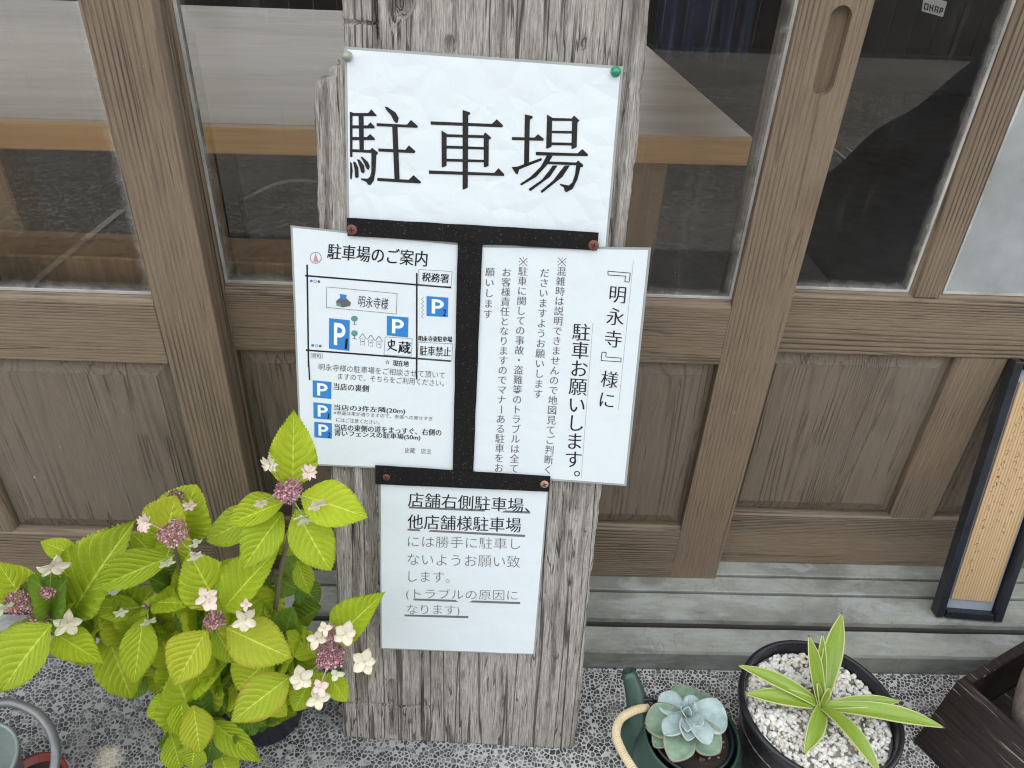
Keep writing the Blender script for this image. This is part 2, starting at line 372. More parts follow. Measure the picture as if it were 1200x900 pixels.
def pebbles():
    x0, x1, y0, y1 = -.86, 1.02, .50, .798
    g = .0057; pts = []; ny = int((y1-y0)/g)+4; nx = int((x1-x0)/g)+4
    for j in range(ny):
        for i in range(nx):
            pts.append(Vector((x0-2*g+(i+.5*(j % 2)+random.uniform(-.42, .42))*g, y0-2*g+(j+random.uniform(-.42, .42))*g)))
    pts = [p for p in pts if random.random() > .22]
    out = delaunay_2d_cdt(pts, [], [], 0, 1e-7)
    vs, tris = out[0], out[2]
    around = [[] for _ in vs]; cen = []
    for t in tris:
        a, b, c = (vs[i] for i in t)
        d = 2*(a.x*(b.y-c.y)+b.x*(c.y-a.y)+c.x*(a.y-b.y))
        if abs(d) < 1e-12: cc = (a+b+c)/3
        else:
            A, B, C2 = a.length_squared, b.length_squared, c.length_squared
            cc = Vector(((A*(b.y-c.y)+B*(c.y-a.y)+C2*(a.y-b.y))/d, (A*(c.x-b.x)+B*(a.x-c.x)+C2*(b.x-a.x))/d))
        k = len(cen); cen.append(cc)
        for i in t: around[i].append(k)
    V, F = [], []
    for i, p in enumerate(vs):
        if not (x0 < p.x < x1 and y0 < p.y < y1-.001) or len(around[i]) < 4: continue
        ring = sorted((cen[k] for k in around[i]), key=lambda q: math.atan2(q.y-p.y, q.x-p.x))
        ring = [q for q in ring if (q-p).length < .011]
        if len(ring) < 4 or random.random() < .06: continue
        c = sum(ring, Vector((0, 0)))/len(ring); s = random.choice([.58, .68, .76, .83, .87]); n = len(ring); b = len(V); z = random.uniform(.0003, .0013)
        for sc, zz in ((s, -.0015), (s*.93, z*.7), (s*.55, z)):
            for q in ring:
                w_ = c+(q-c)*sc; V.append((w_.x, min(w_.y, .7985), zz))
        for r in range(2):
            for k in range(n):
                k2 = (k+1) % n; F.append((b+r*n+k, b+r*n+k2, b+(r+1)*n+k2, b+(r+1)*n+k))
        F.append(tuple(b+2*n+k for k in range(n)))
    o = mesh_obj('pebbles', V, F, mat_peb(), None, True); o['kind'] = 'stuff'
    tag(o, 'dark pebbles set in the pale cement of the pavement', 'pebbles')
pebbles()

def mat_sill():
    m = NT('weathered_sill'); b = m.coord(); v = m.coord((.12, 1, 1))
    fine = m.noise(v, 150, 6, .7); big = m.noise(m.coord((1, 1.6, 1.6)), 7, 5, .6); pat = m.noise(m.coord((.7, 2, 2)), 13, 5, .65, .6)
    c = m.mix(fine, (.25, .26, .225), (.42, .43, .375))
    c = m.mix(m.ramp(big, [(.42, 0), (.60, .75)]), c, (.17, .17, .15))
    c = m.mix(m.ramp(pat, [(.52, 0), (.60, .55)]), c, (.40, .415, .405))
    c = m.mix(m.ramp(pat, [(.30, .6), (.38, 0)]), c, (.13, .13, .12))
    grime = m.ramp(m.noise(b, 230, 4, .8), [(.60, 0), (.70, .7)])
    c = m.mix(grime, c, (.09, .085, .075))
    ck = m.math('ABSOLUTE', m.math('SUBTRACT', m.noise(m.coord((1, .35, .35)), 11, 3, .6), .5)); c = m.mix(m.math('MULTIPLY', m.ramp(ck, [(0, .25), (.004, .15), (.008, 0)]), m.ramp(m.noise(b, 5, 2, .5), [(.54, 0), (.60, 1)])), c, (.07, .07, .065))
    spk = m.ramp(m.noise(b, 340, 1, .5), [(.76, 0), (.79, .6)])
    c = m.mix(spk, c, (.55, .54, .5))
    return m.fin(c, m.ramp(pat, [(.4, .65), (.6, .45)]), m.bump(m.math('ADD', fine, m.math('MULTIPLY', grime, -.8)), .35, .0015), Specular_IOR_Level=.4)
SILL = mat_sill()
SX0, SX1 = -2.2, 2.2
def sill_beam(name, prof):
    V, F = [], []; N = 180
    for i in range(N+1):
        x = SX0+(SX1-SX0)*i/N
        for k, (y, z) in enumerate(prof):
            j = 0.0007*mn.noise(Vector((x*14, k*3.1, 5)))
            V.append((x, y+j, z+j))
    n = len(prof)
    for i in range(N):
        for k in range(n):
            k2 = (k+1) % n; F.append((i*n+k, (i+1)*n+k, (i+1)*n+k2, i*n+k2))
    F.append(tuple(range(n))); F.append(tuple(N*n+k for k in range(n))[::-1])
    return mesh_obj(name, V, F, SILL, sill, False)
sill = empty('door_sill', (0, 0, 0)); sill['kind'] = 'structure'
sill_beam('sill_step', [(.802, -.04), (.801, .036), (.8035, .041), (.848, .0445), (.848, -.04)])
sill_beam('sill_step', [(.8535, -.04), (.8535, .060), (.856, .0645), (.904, .0675), (.9045, .0665), (.9045, -.04)])
sill_beam('sill_rail', [(.9110, -.04), (.9110, .0665), (.9125, .068), (.944, .068), (.946, .067), (.946, -.04)])
sill_beam('sill_rail', [(.952, -.04), (.952, .0665), (.9535, .068), (1.03, .068), (1.03, -.04)])
g = box('groove_bottom', SX0, SX1, .8482, .99, .01, .05, flat('dark_groove', (.03, .028, .025), .9), sill, 0)
PLASTER = flat('plaster', (.38, .36, .33), .9, bumps=.3)
wl = empty('shop_wall', (0, .98, 0), 'plastered shop front wall above and beside the sliding doors', 'wall')
wl.location = (0, 0, 0)
box('lintel', -6, 6, .86, 1.06, 2.70, 3.3, PLASTER, wl, .002)
box('wall_end', -6, -2.2, .86, 1.06, -.04, 2.70, PLASTER, wl, .002)
box('wall_end', 2.2, 6, .86, 1.06, -.04, 2.70, PLASTER, wl, .002)
# interior
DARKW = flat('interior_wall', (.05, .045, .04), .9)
rm = empty('interior_room', (0, 0, 0)); rm['kind'] = 'structure'
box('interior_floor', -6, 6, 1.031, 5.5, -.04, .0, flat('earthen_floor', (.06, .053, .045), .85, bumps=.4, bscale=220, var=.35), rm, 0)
box('interior_back_wall', -6, 6, 5.5, 5.6, -.04, 1.20, DARKW, rm, 0)      # long opening above, added to put light and sheen on the tabletop
box('sun_block_slab', -6, 6, 5.601, 7.2, 2.35, 2.42, DARKW, rm, 0)  # unseen slab added to keep the sun out of the rear opening
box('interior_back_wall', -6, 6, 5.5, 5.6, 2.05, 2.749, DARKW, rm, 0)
for i in range(7): box('light_opening_post', -6+i*2, -5.93+i*2, 5.5, 5.6, 1.2001, 2.0499, DARKW, rm, 0)
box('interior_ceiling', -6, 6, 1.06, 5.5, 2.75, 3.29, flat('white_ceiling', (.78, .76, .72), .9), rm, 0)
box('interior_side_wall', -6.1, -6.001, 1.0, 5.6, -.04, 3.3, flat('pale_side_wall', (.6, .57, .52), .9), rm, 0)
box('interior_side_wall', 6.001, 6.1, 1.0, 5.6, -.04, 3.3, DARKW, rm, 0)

# ------------------------------------------------------------------ sliding doors
def panel(parent, x0, x1, z0, z1, y):
    """raised and fielded panel: groove, bevel, field"""
    prof = [(0, .016), (.004, .016), (.0045, .013), (.024, .0075), (.0245, .0055), (.03, .0055)]
    V, F = [], []
    for ins, d in prof:
        V += [(x0+ins, y+d, z0+ins), (x1-ins, y+d, z0+ins), (x1-ins, y+d, z1-ins), (x0+ins, y+d, z1-ins)]
    for r in range(len(prof)-1):
        for k in range(4):
            k2 = (k+1) % 4; F.append((r*4+k, r*4+k2, (r+1)*4+k2, (r+1)*4+k))
    b = (len(prof)-1)*4; F.append((b, b+1, b+2, b+3))
    n = len(V); V += [(x0, y+.026, z0), (x1, y+.026, z0), (x1, y+.026, z1), (x0, y+.026, z1)]
    for k in range(4): F.append((k, n+k, n+(k+1) % 4, (k+1) % 4))
    F.append((n+3, n+2, n+1, n))
    return mesh_obj('panel', V, F, MP, parent)
BEAD = flat('old_glazing_putty', (.42, .41, .38), .8, bumps=.6, bscale=300, var=.4)
FROST = flat('frosted_film', (.34, .365, .365), .35, bumps=.2, bscale=250, var=.18, coat=.3)
def pane(parent, x0, x1, z0, z1, y, mat=None):
    nx, nz = 14, 14; V = []; uv = []; F = []
    for j in range(nz+1):
        for i in range(nx+1):
            x = x0+(x1-x0)*i/nx; z = z0+(z1-z0)*j/nz; V.append((x, y, z)); uv.append((min(x-x0, x1-x), min(z-z0, z1-z)))
    for j in range(nz):
        for i in range(nx): a = j*(nx+1)+i; F.append((a, a+1, a+nx+2, a+nx+1))
    o = mesh_obj('glass_pane', V, F, mat or GLASS, parent)
    l = o.data.uv_layers.new(name='UVMap')
    for li, lp in enumerate(o.data.loops): l.data[li].uv = uv[lp.vertex_index]
    # thin putty fillet around the pane, uneven
    bm = bmesh.new(); t = .0035
    for (a0, a1, b0, b1) in ((x0, x1, z0, z0+t), (x0, x0+t, z0+t, z1), (x1-t, x1, z0+t, z1)):
        box_bm(bm, a0, a1, y-.003, y-.0005, b0, b1, 0)
    bm_obj('putty', bm, BEAD, parent)
    return o
def chamfer_rail(name, parent, x0, x1, y, z0, z1, th, mat, top_ch=0, bot_ch=0):
    """rail with a deep glazing chamfer running back to the glass"""
    prof = [(0, z0+bot_ch), (0, z1-top_ch), (top_ch*1.1, z1), (th, z1), (th, z0), (bot_ch*1.1, z0)]
    if not bot_ch: prof = prof[:-1]
    V = [(x, y+d, z) for x in (x0, x1) for d, z in prof]; n = len(prof)
    F = [tuple(range(n)), tuple(n+k for k in range(n))[::-1]] + [(k, n+k, n+(k+1) % n, (k+1) % n) for k in range(n)]
    o = mesh_obj(name, V, F, mat, parent)
    b = o.modifiers.new('edge', 'BEVEL'); b.width = .0012; b.segments = 2; b.limit_method = 'ANGLE'; b.angle_limit = rad(25)
    return o
def chamfer_stile(name, parent, x0, x1, y, z0, z1, th, mat, lch=0, rch=0):
    prof = [(x0+lch, 0), (x1-rch, 0)] + ([(x1, rch*1.1)] if rch else []) + [(x1, th), (x0, th)] + ([(x0, lch*1.1)] if lch else [])
    V = [(x, y+d, z) for z in (z0, z1) for x, d in prof]; n = len(prof)
    F = [tuple(range(n)), tuple(n+k for k in range(n))[::-1]] + [(k, n+k, n+(k+1) % n, (k+1) % n) for k in range(n)]
    o = mesh_obj(name, V, F, mat, parent)
    b = o.modifiers.new('edge', 'BEVEL'); b.width = .0012; b.segments = 2; b.limit_method = 'ANGLE'; b.angle_limit = rad(25)
    return o
DB, DT, TH = .0692, 2.69, .033
RZ0, RZ1, BZ1 = .526, .629, .192
def door_common(t, x0, x1, y, stiles, munt, low, frost=False):
    xs0, xs1 = x0+stiles[0], x1-stiles[1]
    chamfer_rail('rail', t, xs0, xs1, y, RZ0, RZ1, TH, MH, top_ch=.009)
    chamfer_rail('rail', t, xs0, xs1, y, DB, BZ1, TH, MH, top_ch=.006)
    chamfer_rail('rail', t, xs0, xs1, y, 2.60, DT, TH, MH, bot_ch=.008)
    e = [xs0]+[v for m_ in munt for v in m_]+[xs1]
    for i in range(0, len(e), 2): pane(t, e[i]+.0005, e[i+1]-.0005, RZ1+.0005, 2.599, y+.012, FROST if frost and i >= 2 else None)
    for a, b in munt: chamfer_stile('glazing_bar', t, a, b, y+.002, RZ1-.004, 2.60, TH-.004, MW, .008, .008)
    e = [xs0]+[v for m_ in low for v in m_]+[xs1]
    for i in range(0, len(e), 2): panel(t, e[i]+.0005, e[i+1]-.0005, BZ1+.0005, RZ0-.0005, y)
    for a, b in low: chamfer_stile('muntin', t, a, b, y+.0015, BZ1-.004, RZ0+.001, TH-.004, MW, .006, .006)
# left door, nearest track
L = empty('sliding_door', (-.86, .897, DB), 'left wooden sliding door behind the hydrangea, overlapping in front of the next door', 'door', 'weathered wooden sliding doors')
def local(o): o.matrix_parent_inverse = o.parent.matrix_basis.inverted(); return o
def fix_children(t):
    mi = Matrix.Translation(t.location).inverted()
    for c in t.children: c.matrix_parent_inverse = mi
door_common(L, -1.30, -.374, .897, (.08, .078), [(-.704, -.662), (-.98, -.94)], [(-.84, -.77)])
chamfer_stile('stile', L, -.452, -.374, .897, DB, DT, TH, MW); chamfer_stile('stile', L, -1.30, -1.22, .897, DB, DT, TH, MW)
fix_children(L)
C_ = empty('sliding_door', (.02, .94, DB), 'middle wooden sliding door behind the plank, with an oval finger pull in its right stile', 'door', 'weathered wooden sliding doors')
door_common(C_, -.452, .420, .94, (.08, .082), [], [(-.06, .02)])
chamfer_stile('stile', C_, -.452, -.372, .94, DB, DT, TH, MW)
# right stile of the middle door, with the recessed pull cut as real geometry
def pull_stile():
    x0, x1, z0, z1, y = .338, .420, DB, DT, .94
    cx, hz0, hz1, r = .3865, .9225, .995, .0125
    n = 12; lp = []
    for k in range(n+1): a = math.pi*k/n; lp.append((cx+r*math.cos(a), hz1+r*math.sin(a)))
    for k in range(n+1): a = math.pi+math.pi*k/n; lp.append((cx+r*math.cos(a), hz0+r*math.sin(a)))
    N = len(lp); V = []; F = []
    outer = []
    for (x, z) in lp:   # radial projection to a surrounding rectangle
        zc = max(hz0, min(hz1, z)); dx, dz = x-cx, z-zc
        X0, X1, Z0, Z1 = x0, x1, .86, 1.06
        s = 1e9
        if dx > 1e-9: s = min(s, (X1-cx)/dx)
        if dx < -1e-9: s = min(s, (X0-cx)/dx)
        if dz > 1e-9: s = min(s, (Z1-zc)/dz)
        if dz < -1e-9: s = min(s, (Z0-zc)/dz)
        outer.append((cx+dx*s, zc+dz*s))
    for p in outer: V.append((p[0], y, p[1]))
    for p in lp: V.append((p[0], y, p[1]))
    for p in lp: V.append((p[0], y+.012, p[1]))
    for k in range(N):
        k2 = (k+1) % N
        F += [(k, k2, N+k2, N+k), (N+k, N+k2, 2*N+k2, 2*N+k)]
    F.append(tuple(2*N+k for k in range(N)))
    b = len(V)
    V += [(x0,y,z0),(x1,y,z0),(x1,y,.86),(x0,y,.86),(x0,y,1.06),(x1,y,1.06),(x1,y,z1),(x0,y,z1),
          (x0,y+TH,z0),(x1,y+TH,z0),(x1,y+TH,z1),(x0,y+TH,z1)]
    F += [(b,b+1,b+2,b+3),(b+4,b+5,b+6,b+7),(b,b+3,b+4,b+7,b+11,b+8),(b+1,b+9,b+10,b+6,b+5,b+2),(b+8,b+11,b+10,b+9),(b,b+8,b+9,b+1),(b+7,b+6,b+10,b+11)]
    # corner fills
    V2 = [(x0,y,.86),(x1,y,.86),(x1,y,1.06),(x0,y,1.06)]
    c = len(V); V += V2
    def near(side, zside):
        cand = [k for k in range(N) if (abs(outer[k][0]-side) < 1e-6)]
        return cand
    for ci, (X, Z) in enumerate(((x0, .86), (x1, .86), (x1, 1.06), (x0, 1.06))):
        a = [k for k in range(N) if abs(outer[k][0]-X) < 1e-6]; d = [k for k in range(N) if abs(outer[k][1]-Z) < 1e-6]
        if a and d:
            ka = min(a, key=lambda k: abs(outer[k][1]-Z)); kd = min(d, key=lambda k: abs(outer[k][0]-X))
            F.append((c+ci, ka, kd))
    o = mesh_obj('stile', V, F, MW, C_); bm = bmesh.new(); bm.from_mesh(o.data)
    bmesh.ops.remove_doubles(bm, verts=bm.verts, dist=1e-6); bmesh.ops.recalc_face_normals(bm, faces=bm.faces); bm.to_mesh(o.data); bm.free()
pull_stile(); fix_children(C_)
Rr = empty('sliding_door', (.80, .982, DB), 'right wooden sliding door behind the black pot and the framed plaque', 'door', 'weathered wooden sliding doors')
door_common(Rr, .34, 1.30, .982, (.08, .08), [(.612, .662), (.94, .98)], [(.722, .806)], True)
chamfer_stile('stile', Rr, .34, .42, .982, DB, DT, TH, MW); chamfer_stile('stile', Rr, 1.22, 1.30, .982, DB, DT, TH, MW)
fix_children(Rr)

# ------------------------------------------------------------------ things inside, behind the glass
def mat_pine(name, axis, l=(.95, .60, .24), d=(.80, .44, .15), rough=.5, dust=0):
    m = NT(name); sc = (.05, 1, 1) if axis == 'x' else (1, 1, .05)
    v = m.coord(sc, rnd=True); r = m.noise(v, 26, 4, .55, 1.2); f = m.noise(v, 240, 4, .6)
    c = m.mix(m.ramp(r, [(.35, 0), (.65, 1)]), d, l); c = m.mix(m.ramp(f, [(.35, .3), (.6, 0)]), c, tuple(x*.75 for x in d))
    if dust:
        dd = m.ramp(m.noise(m.coord((.35, 1, 1)), 7, 6, .65, .8), [(.40, .2), (.68, .85)]); c = m.mix(dd, c, (.78, .71, .60))
    return m.fin(c, rough, m.bump(f, .15, .001))
TT = mat_pine('dusty_table_top', 'x', (.68, .52, .35), (.54, .40, .27), .42, 1); TE = mat_pine('table_edge', 'x'); TL = mat_pine('table_leg_wood', 'z', (.62, .42, .23), (.46, .29, .14))
tb = empty('wooden_table', (-.35, 1.18, 0), 'wide wooden table with a dusty top standing inside behind the glass', 'table')
tb.rotation_euler = (0, 0, rad(2.9))
box('tabletop', -1.3, .76, 0, 1.22, .751, .785, TT, tb, .002)
box('table_edge', -1.3, .7605, -.022, -.0003, .7445, .7847, TE, tb, .002)
for x in (-.47, .60):
    for y in (.03, 1.08): box('leg', x-.042, x+.038, y, y+.08, 0, .7507, TL, tb, .003)
BLK = flat('black_metal', (.012, .012, .013), .4)
st = empty('folding_stand', (-.468, 1.30, 0), 'black metal post standing under the table behind the glass', 'stand')
box('post', -.016, .016, -.01, .012, .012, .74, BLK, st, .002); box('foot', -.16, .05, -.10, .10, 0, .012, BLK, st, .002)
tag(tube('white_cable', bez((-.47, 1.33, .60), (-.33, 1.40, .69), (-.20, 1.33, .56), 14)+bez((-.20, 1.33, .56), (-.17, 1.3, .3), (-.22, 1.3, .006), 10)[1:], .0035, flat('cream_cable', (.75, .72, .64), .5)), 'cream cable arching behind the glass under the table', 'cable')
bn = empty('low_ledge', (-.3, 1.035, 0), 'low brown wooden bench just inside the glass under the table', 'ledge')  # plain brown bar put in for a brown band low in the panes
box('ledge_bar', -.9, .51, -.03, .06, .575, .635, TL, bn, .003)
for x in (-.85, .45): box('leg', x-.02, x+.02, 0, .04, 0, .5747, TL, bn, .002)
def cloth(name, P, w_, h_, mat, lab, cat, folds=5, amp=.03, rz=0):
    V, F = [], []; nx, nz = 50, 20
    for j in range(nz+1):
        for i in range(nx+1):
            u, v = i/nx, j/nz; a = amp*(.4+.6*(1-v))
            V.append(((u-.5)*w_*(1+.08*(1-v)), a*math.sin(u*folds*6.28+v*1.3)+a*.4*math.sin(u*23+v*3), (v-1)*h_))
    for j in range(nz):
        for i in range(nx): a = j*(nx+1)+i; F.append((a, a+1, a+nx+2, a+nx+1))
    o = mesh_obj(name, V, F, mat, None, True); o.location = P; o.rotation_euler[2] = rz
    so = o.modifiers.new('thick', 'SOLIDIFY'); so.thickness = .002
    return tag(o, lab, cat)
NAVY = flat('navy_cloth', (.035, .05, .12), .9, bumps=.3)
cloth('hanging_cloth', (.68, 2.75, 1.25), .30, .62, NAVY, 'navy blue cloth hanging beyond the right end of the table', 'cloth')
# long dark cabinet with pale lines, added for a car reflected in the panes
cb = empty('mirrored_car_box', (1.55, 2.35, 0), 'long black cabinet with two pale bars, standing in for a car reflected in the right pane', 'silhouette')
cb.rotation_euler = (0, 0, rad(-34))
box('car_box_body', -.75, 1.2, 0, .5, .62, 1.0, BLK, cb, .004)
for x in (-.6, 1.0): box('leg', x-.02, x+.02, .05, .09, 0, .6195, BLK, cb, .002)
TRIM = flat('pale_bar_metal', (.5, .5, .48), .35, metal=.6)
for z in (.985, .90): box('pale_bar', -.75, 1.2, -.006, -.0005, z, z+.006, TRIM, cb, .001)

# small card standing in for a number plate reflected in the glass, letters guessed
_tc = [at_y(*p, 2.0) for p in ((1083, -6), (1110, 2), (1105, 20), (1080, 13))]
tg = empty('plate_card', _tc[3], 'small white card standing in for a number plate reflected in the right pane', 'tag')
_n = (_tc[1]-_tc[3]).cross(_tc[0]-_tc[2]).normalized(); _n = _n if _n.y < 0 else -_n
def tagm(nm, pts, mat, lift):
    return mesh_obj(nm, [p-_tc[3]+_n*lift for p in pts]+[p-_tc[3]+_n*(lift-.0008) for p in pts], [(0,1,2,3),(7,6,5,4),(0,4,5,1),(1,5,6,2),(2,6,7,3),(3,7,4,0)], mat, tg)
tagm('card', _tc, flat('plate_white', (.8, .8, .78), .6), 0)
def tq(u, v): return (_tc[3]*(1-u)+_tc[2]*u)*(1-v)+(_tc[0]*(1-u)+_tc[1]*u)*v
def bar(u0, v0, u1, v1): tagm('printed_stroke', [tq(u0, v0), tq(u1, v0), tq(u1, v1), tq(u0, v1)], flat('plate_ink', (.03, .03, .03), .6), .001)
for b4 in ((.08,.15,.12,.55),(.22,.15,.26,.55),(.12,.15,.22,.22),(.12,.48,.22,.55), (.32,.15,.36,.55),(.44,.15,.48,.55),(.36,.32,.44,.39), (.55,.15,.59,.55),(.67,.15,.71,.55),(.59,.48,.67,.55),(.59,.30,.67,.36), (.78,.15,.82,.55),(.82,.48,.92,.55),(.82,.30,.92,.36),(.88,.36,.92,.48)): bar(*b4)

# ------------------------------------------------------------------ old plank
def make_plank():
    u0, u1, v0, v1 = -.2405, .1165, 0.0, 1.19; st_ = .0024
    nu = int((u1-u0)/st_); nv = int((v1-v0)/st_)
    uu = np.linspace(0, 1, nu+1); vv = np.linspace(v0, v1, nv+1)
    def n1(x, s, seed): return np.array([mn.noise(Vector((t*s, seed, seed*.7))) for t in x])
    el = .0035*n1(vv, 6, 3)+.0022*n1(vv, 35, 7)+.0012*n1(vv, 130, 9)
    er = .0035*n1(vv, 5, 13)+.002*n1(vv, 30, 17)+.0010*n1(vv, 140, 19)
    left = u0+el; right = u1+er
    # broken shoulder: above v=.95 the left strip is splintered away
    t = np.clip((vv-.938)/.028, 0, 1); jag = .010*n1(vv, 260, 23)+.006*n1(vv, 90, 29)
    left = np.where(vv > .935, left+.036*t+jag*np.where((vv < .975), 1, .15), left)
    U_ = left[:, None]*(1-uu)[None, :]+right[:, None]*uu[None, :]
    V_ = np.repeat(vv[:, None], nu+1, 1); Z = np.zeros_like(U_); DU = .0295
    # fibre relief
    for s, a, sd in ((90, .0006, 1), (38, .0009, 5)):
        base = np.array([[mn.noise(Vector((u*s, v*s*.045, sd))) for u in np.linspace(u0, u1, nu+1)] for v in np.linspace(v0, v1, 60)])
        idx = np.linspace(0, 59, nv+1); i0 = np.clip(idx.astype(int), 0, 58); f = (idx-i0)[:, None]
        Z += a*(base[i0]*(1-f)+base[i0+1]*f)
    Z -= .0008
    def crack(uc, va, vb, wd, dp, wob=.004, seed=0):
        path = uc+wob*n1(vv, 7, seed+31)+wob*.35*n1(vv, 40, seed+37)
        env = np.clip(np.minimum((vv-va), (vb-vv))/(.12*(vb-va)+1e-6), 0, 1)
        w_ = wd*(.45+.55*env)*(1+.5*n1(vv, 25, seed+41))
        d = np.abs(U_-path[:, None]); prof = np.clip(1-d/np.maximum(w_, 1e-4)[:, None], 0, 1)**.7
        Z[:] -= dp*prof*env[:, None]
    crack(-.215, .0, .62, .006, .010, .005, 1); crack(-.190, .18, .56, .009, .015, .005, 2); crack(-.165, .0, .12, .006, .012, .003, 21); crack(.088, .40, .60, .006, .009, .004, 22); crack(-.150, .99, 1.19, .006, .012, .003, 23); crack(-.228, .62, .97, .004, .008, .003, 3)
    crack(-.170, .96, 1.19, .0045, .012, .002, 4); crack(-.036, .93, 1.15, .0025, .006, .002, 5)
    crack(.072, .0, .5, .0035, .006, .004, 6); crack(.10, .25, 1.1, .0035, .006, .004, 7)
    crack(.03, .98, 1.19, .002, .004, .002, 8); crack(-.085, .97, 1.19, .0022, .004, .002, 9); crack(-.0, .0, .17, .0028, .005, .003, 10)
    crack(-.12, .0, .18, .003, .006, .003, 11); crack(-.06, .02, .15, .0025, .004, .003, 12); crack(.045, .3, .45, .0028, .005, .003, 13)
    crack(.085, .55, .95, .005, .005, .004, 14); crack(-.145, 1.0, 1.15, .003, .006, .002, 15)
    # worm hollow and dark knot near the top, horizontal saw line near the foot
    for (uc, vc, ru, rv_, dp) in ((-.139, 1.022, .011, .016, .016), (-.092, .982, .006, .010, .006), (-.115, 1.0, .006, .03, .004), (.05, .99, .004, .007, .003)):
        d = ((U_-uc)/ru)**2+((V_-vc)/rv_)**2; Z -= dp*np.clip(1-d, 0, 1)**.5
    hl = np.exp(-((V_-(.068+.0012*np.sin(U_*90)))/.0016)**2)*((U_ < -.10) & (U_ > -.235)); Z -= .0035*hl
    hl = np.exp(-((V_-(1.0))/.0014)**2)*(U_ < -.172); Z -= .004*hl
    # worn edges
    ed = np.minimum(uu, 1-uu)[None, :]*(u1-u0); Z -= .004*np.exp(-ed/.004)
    n = nu+1; V = np.stack([U_+DU, V_, Z], -1).reshape(-1, 3).tolist(); F = []
    for j in range(nv):
        b = j*n
        F += [(b+i, b+i+1, b+n+i+1, b+n+i) for i in range(nu)]
    rim = [i for i in range(n)]+[j*n+nu for j in range(1, nv+1)]+[nv*n+i for i in range(nu-1, -1, -1)]+[j*n for j in range(nv-1, 0, -1)]
    b = len(V)
    for r in rim: V.append((V[r][0], V[r][1], -.036))
    m_ = len(rim)
    for k in range(m_):
        k2 = (k+1) % m_; F.append((rim[k], b+k, b+k2, rim[k2]))
    F.append(tuple(b+k for k in range(m_))[::-1])
    o = mesh_obj('old_plank', V, F, OLD, None, False)
    me = o.data; me.polygons.foreach_set('use_smooth', [True]*len(me.polygons))
    o.matrix_world = BM
    tag(o, 'tall weathered grey wooden plank leaning on the doors, carrying the parking notices', 'plank')
make_plank()

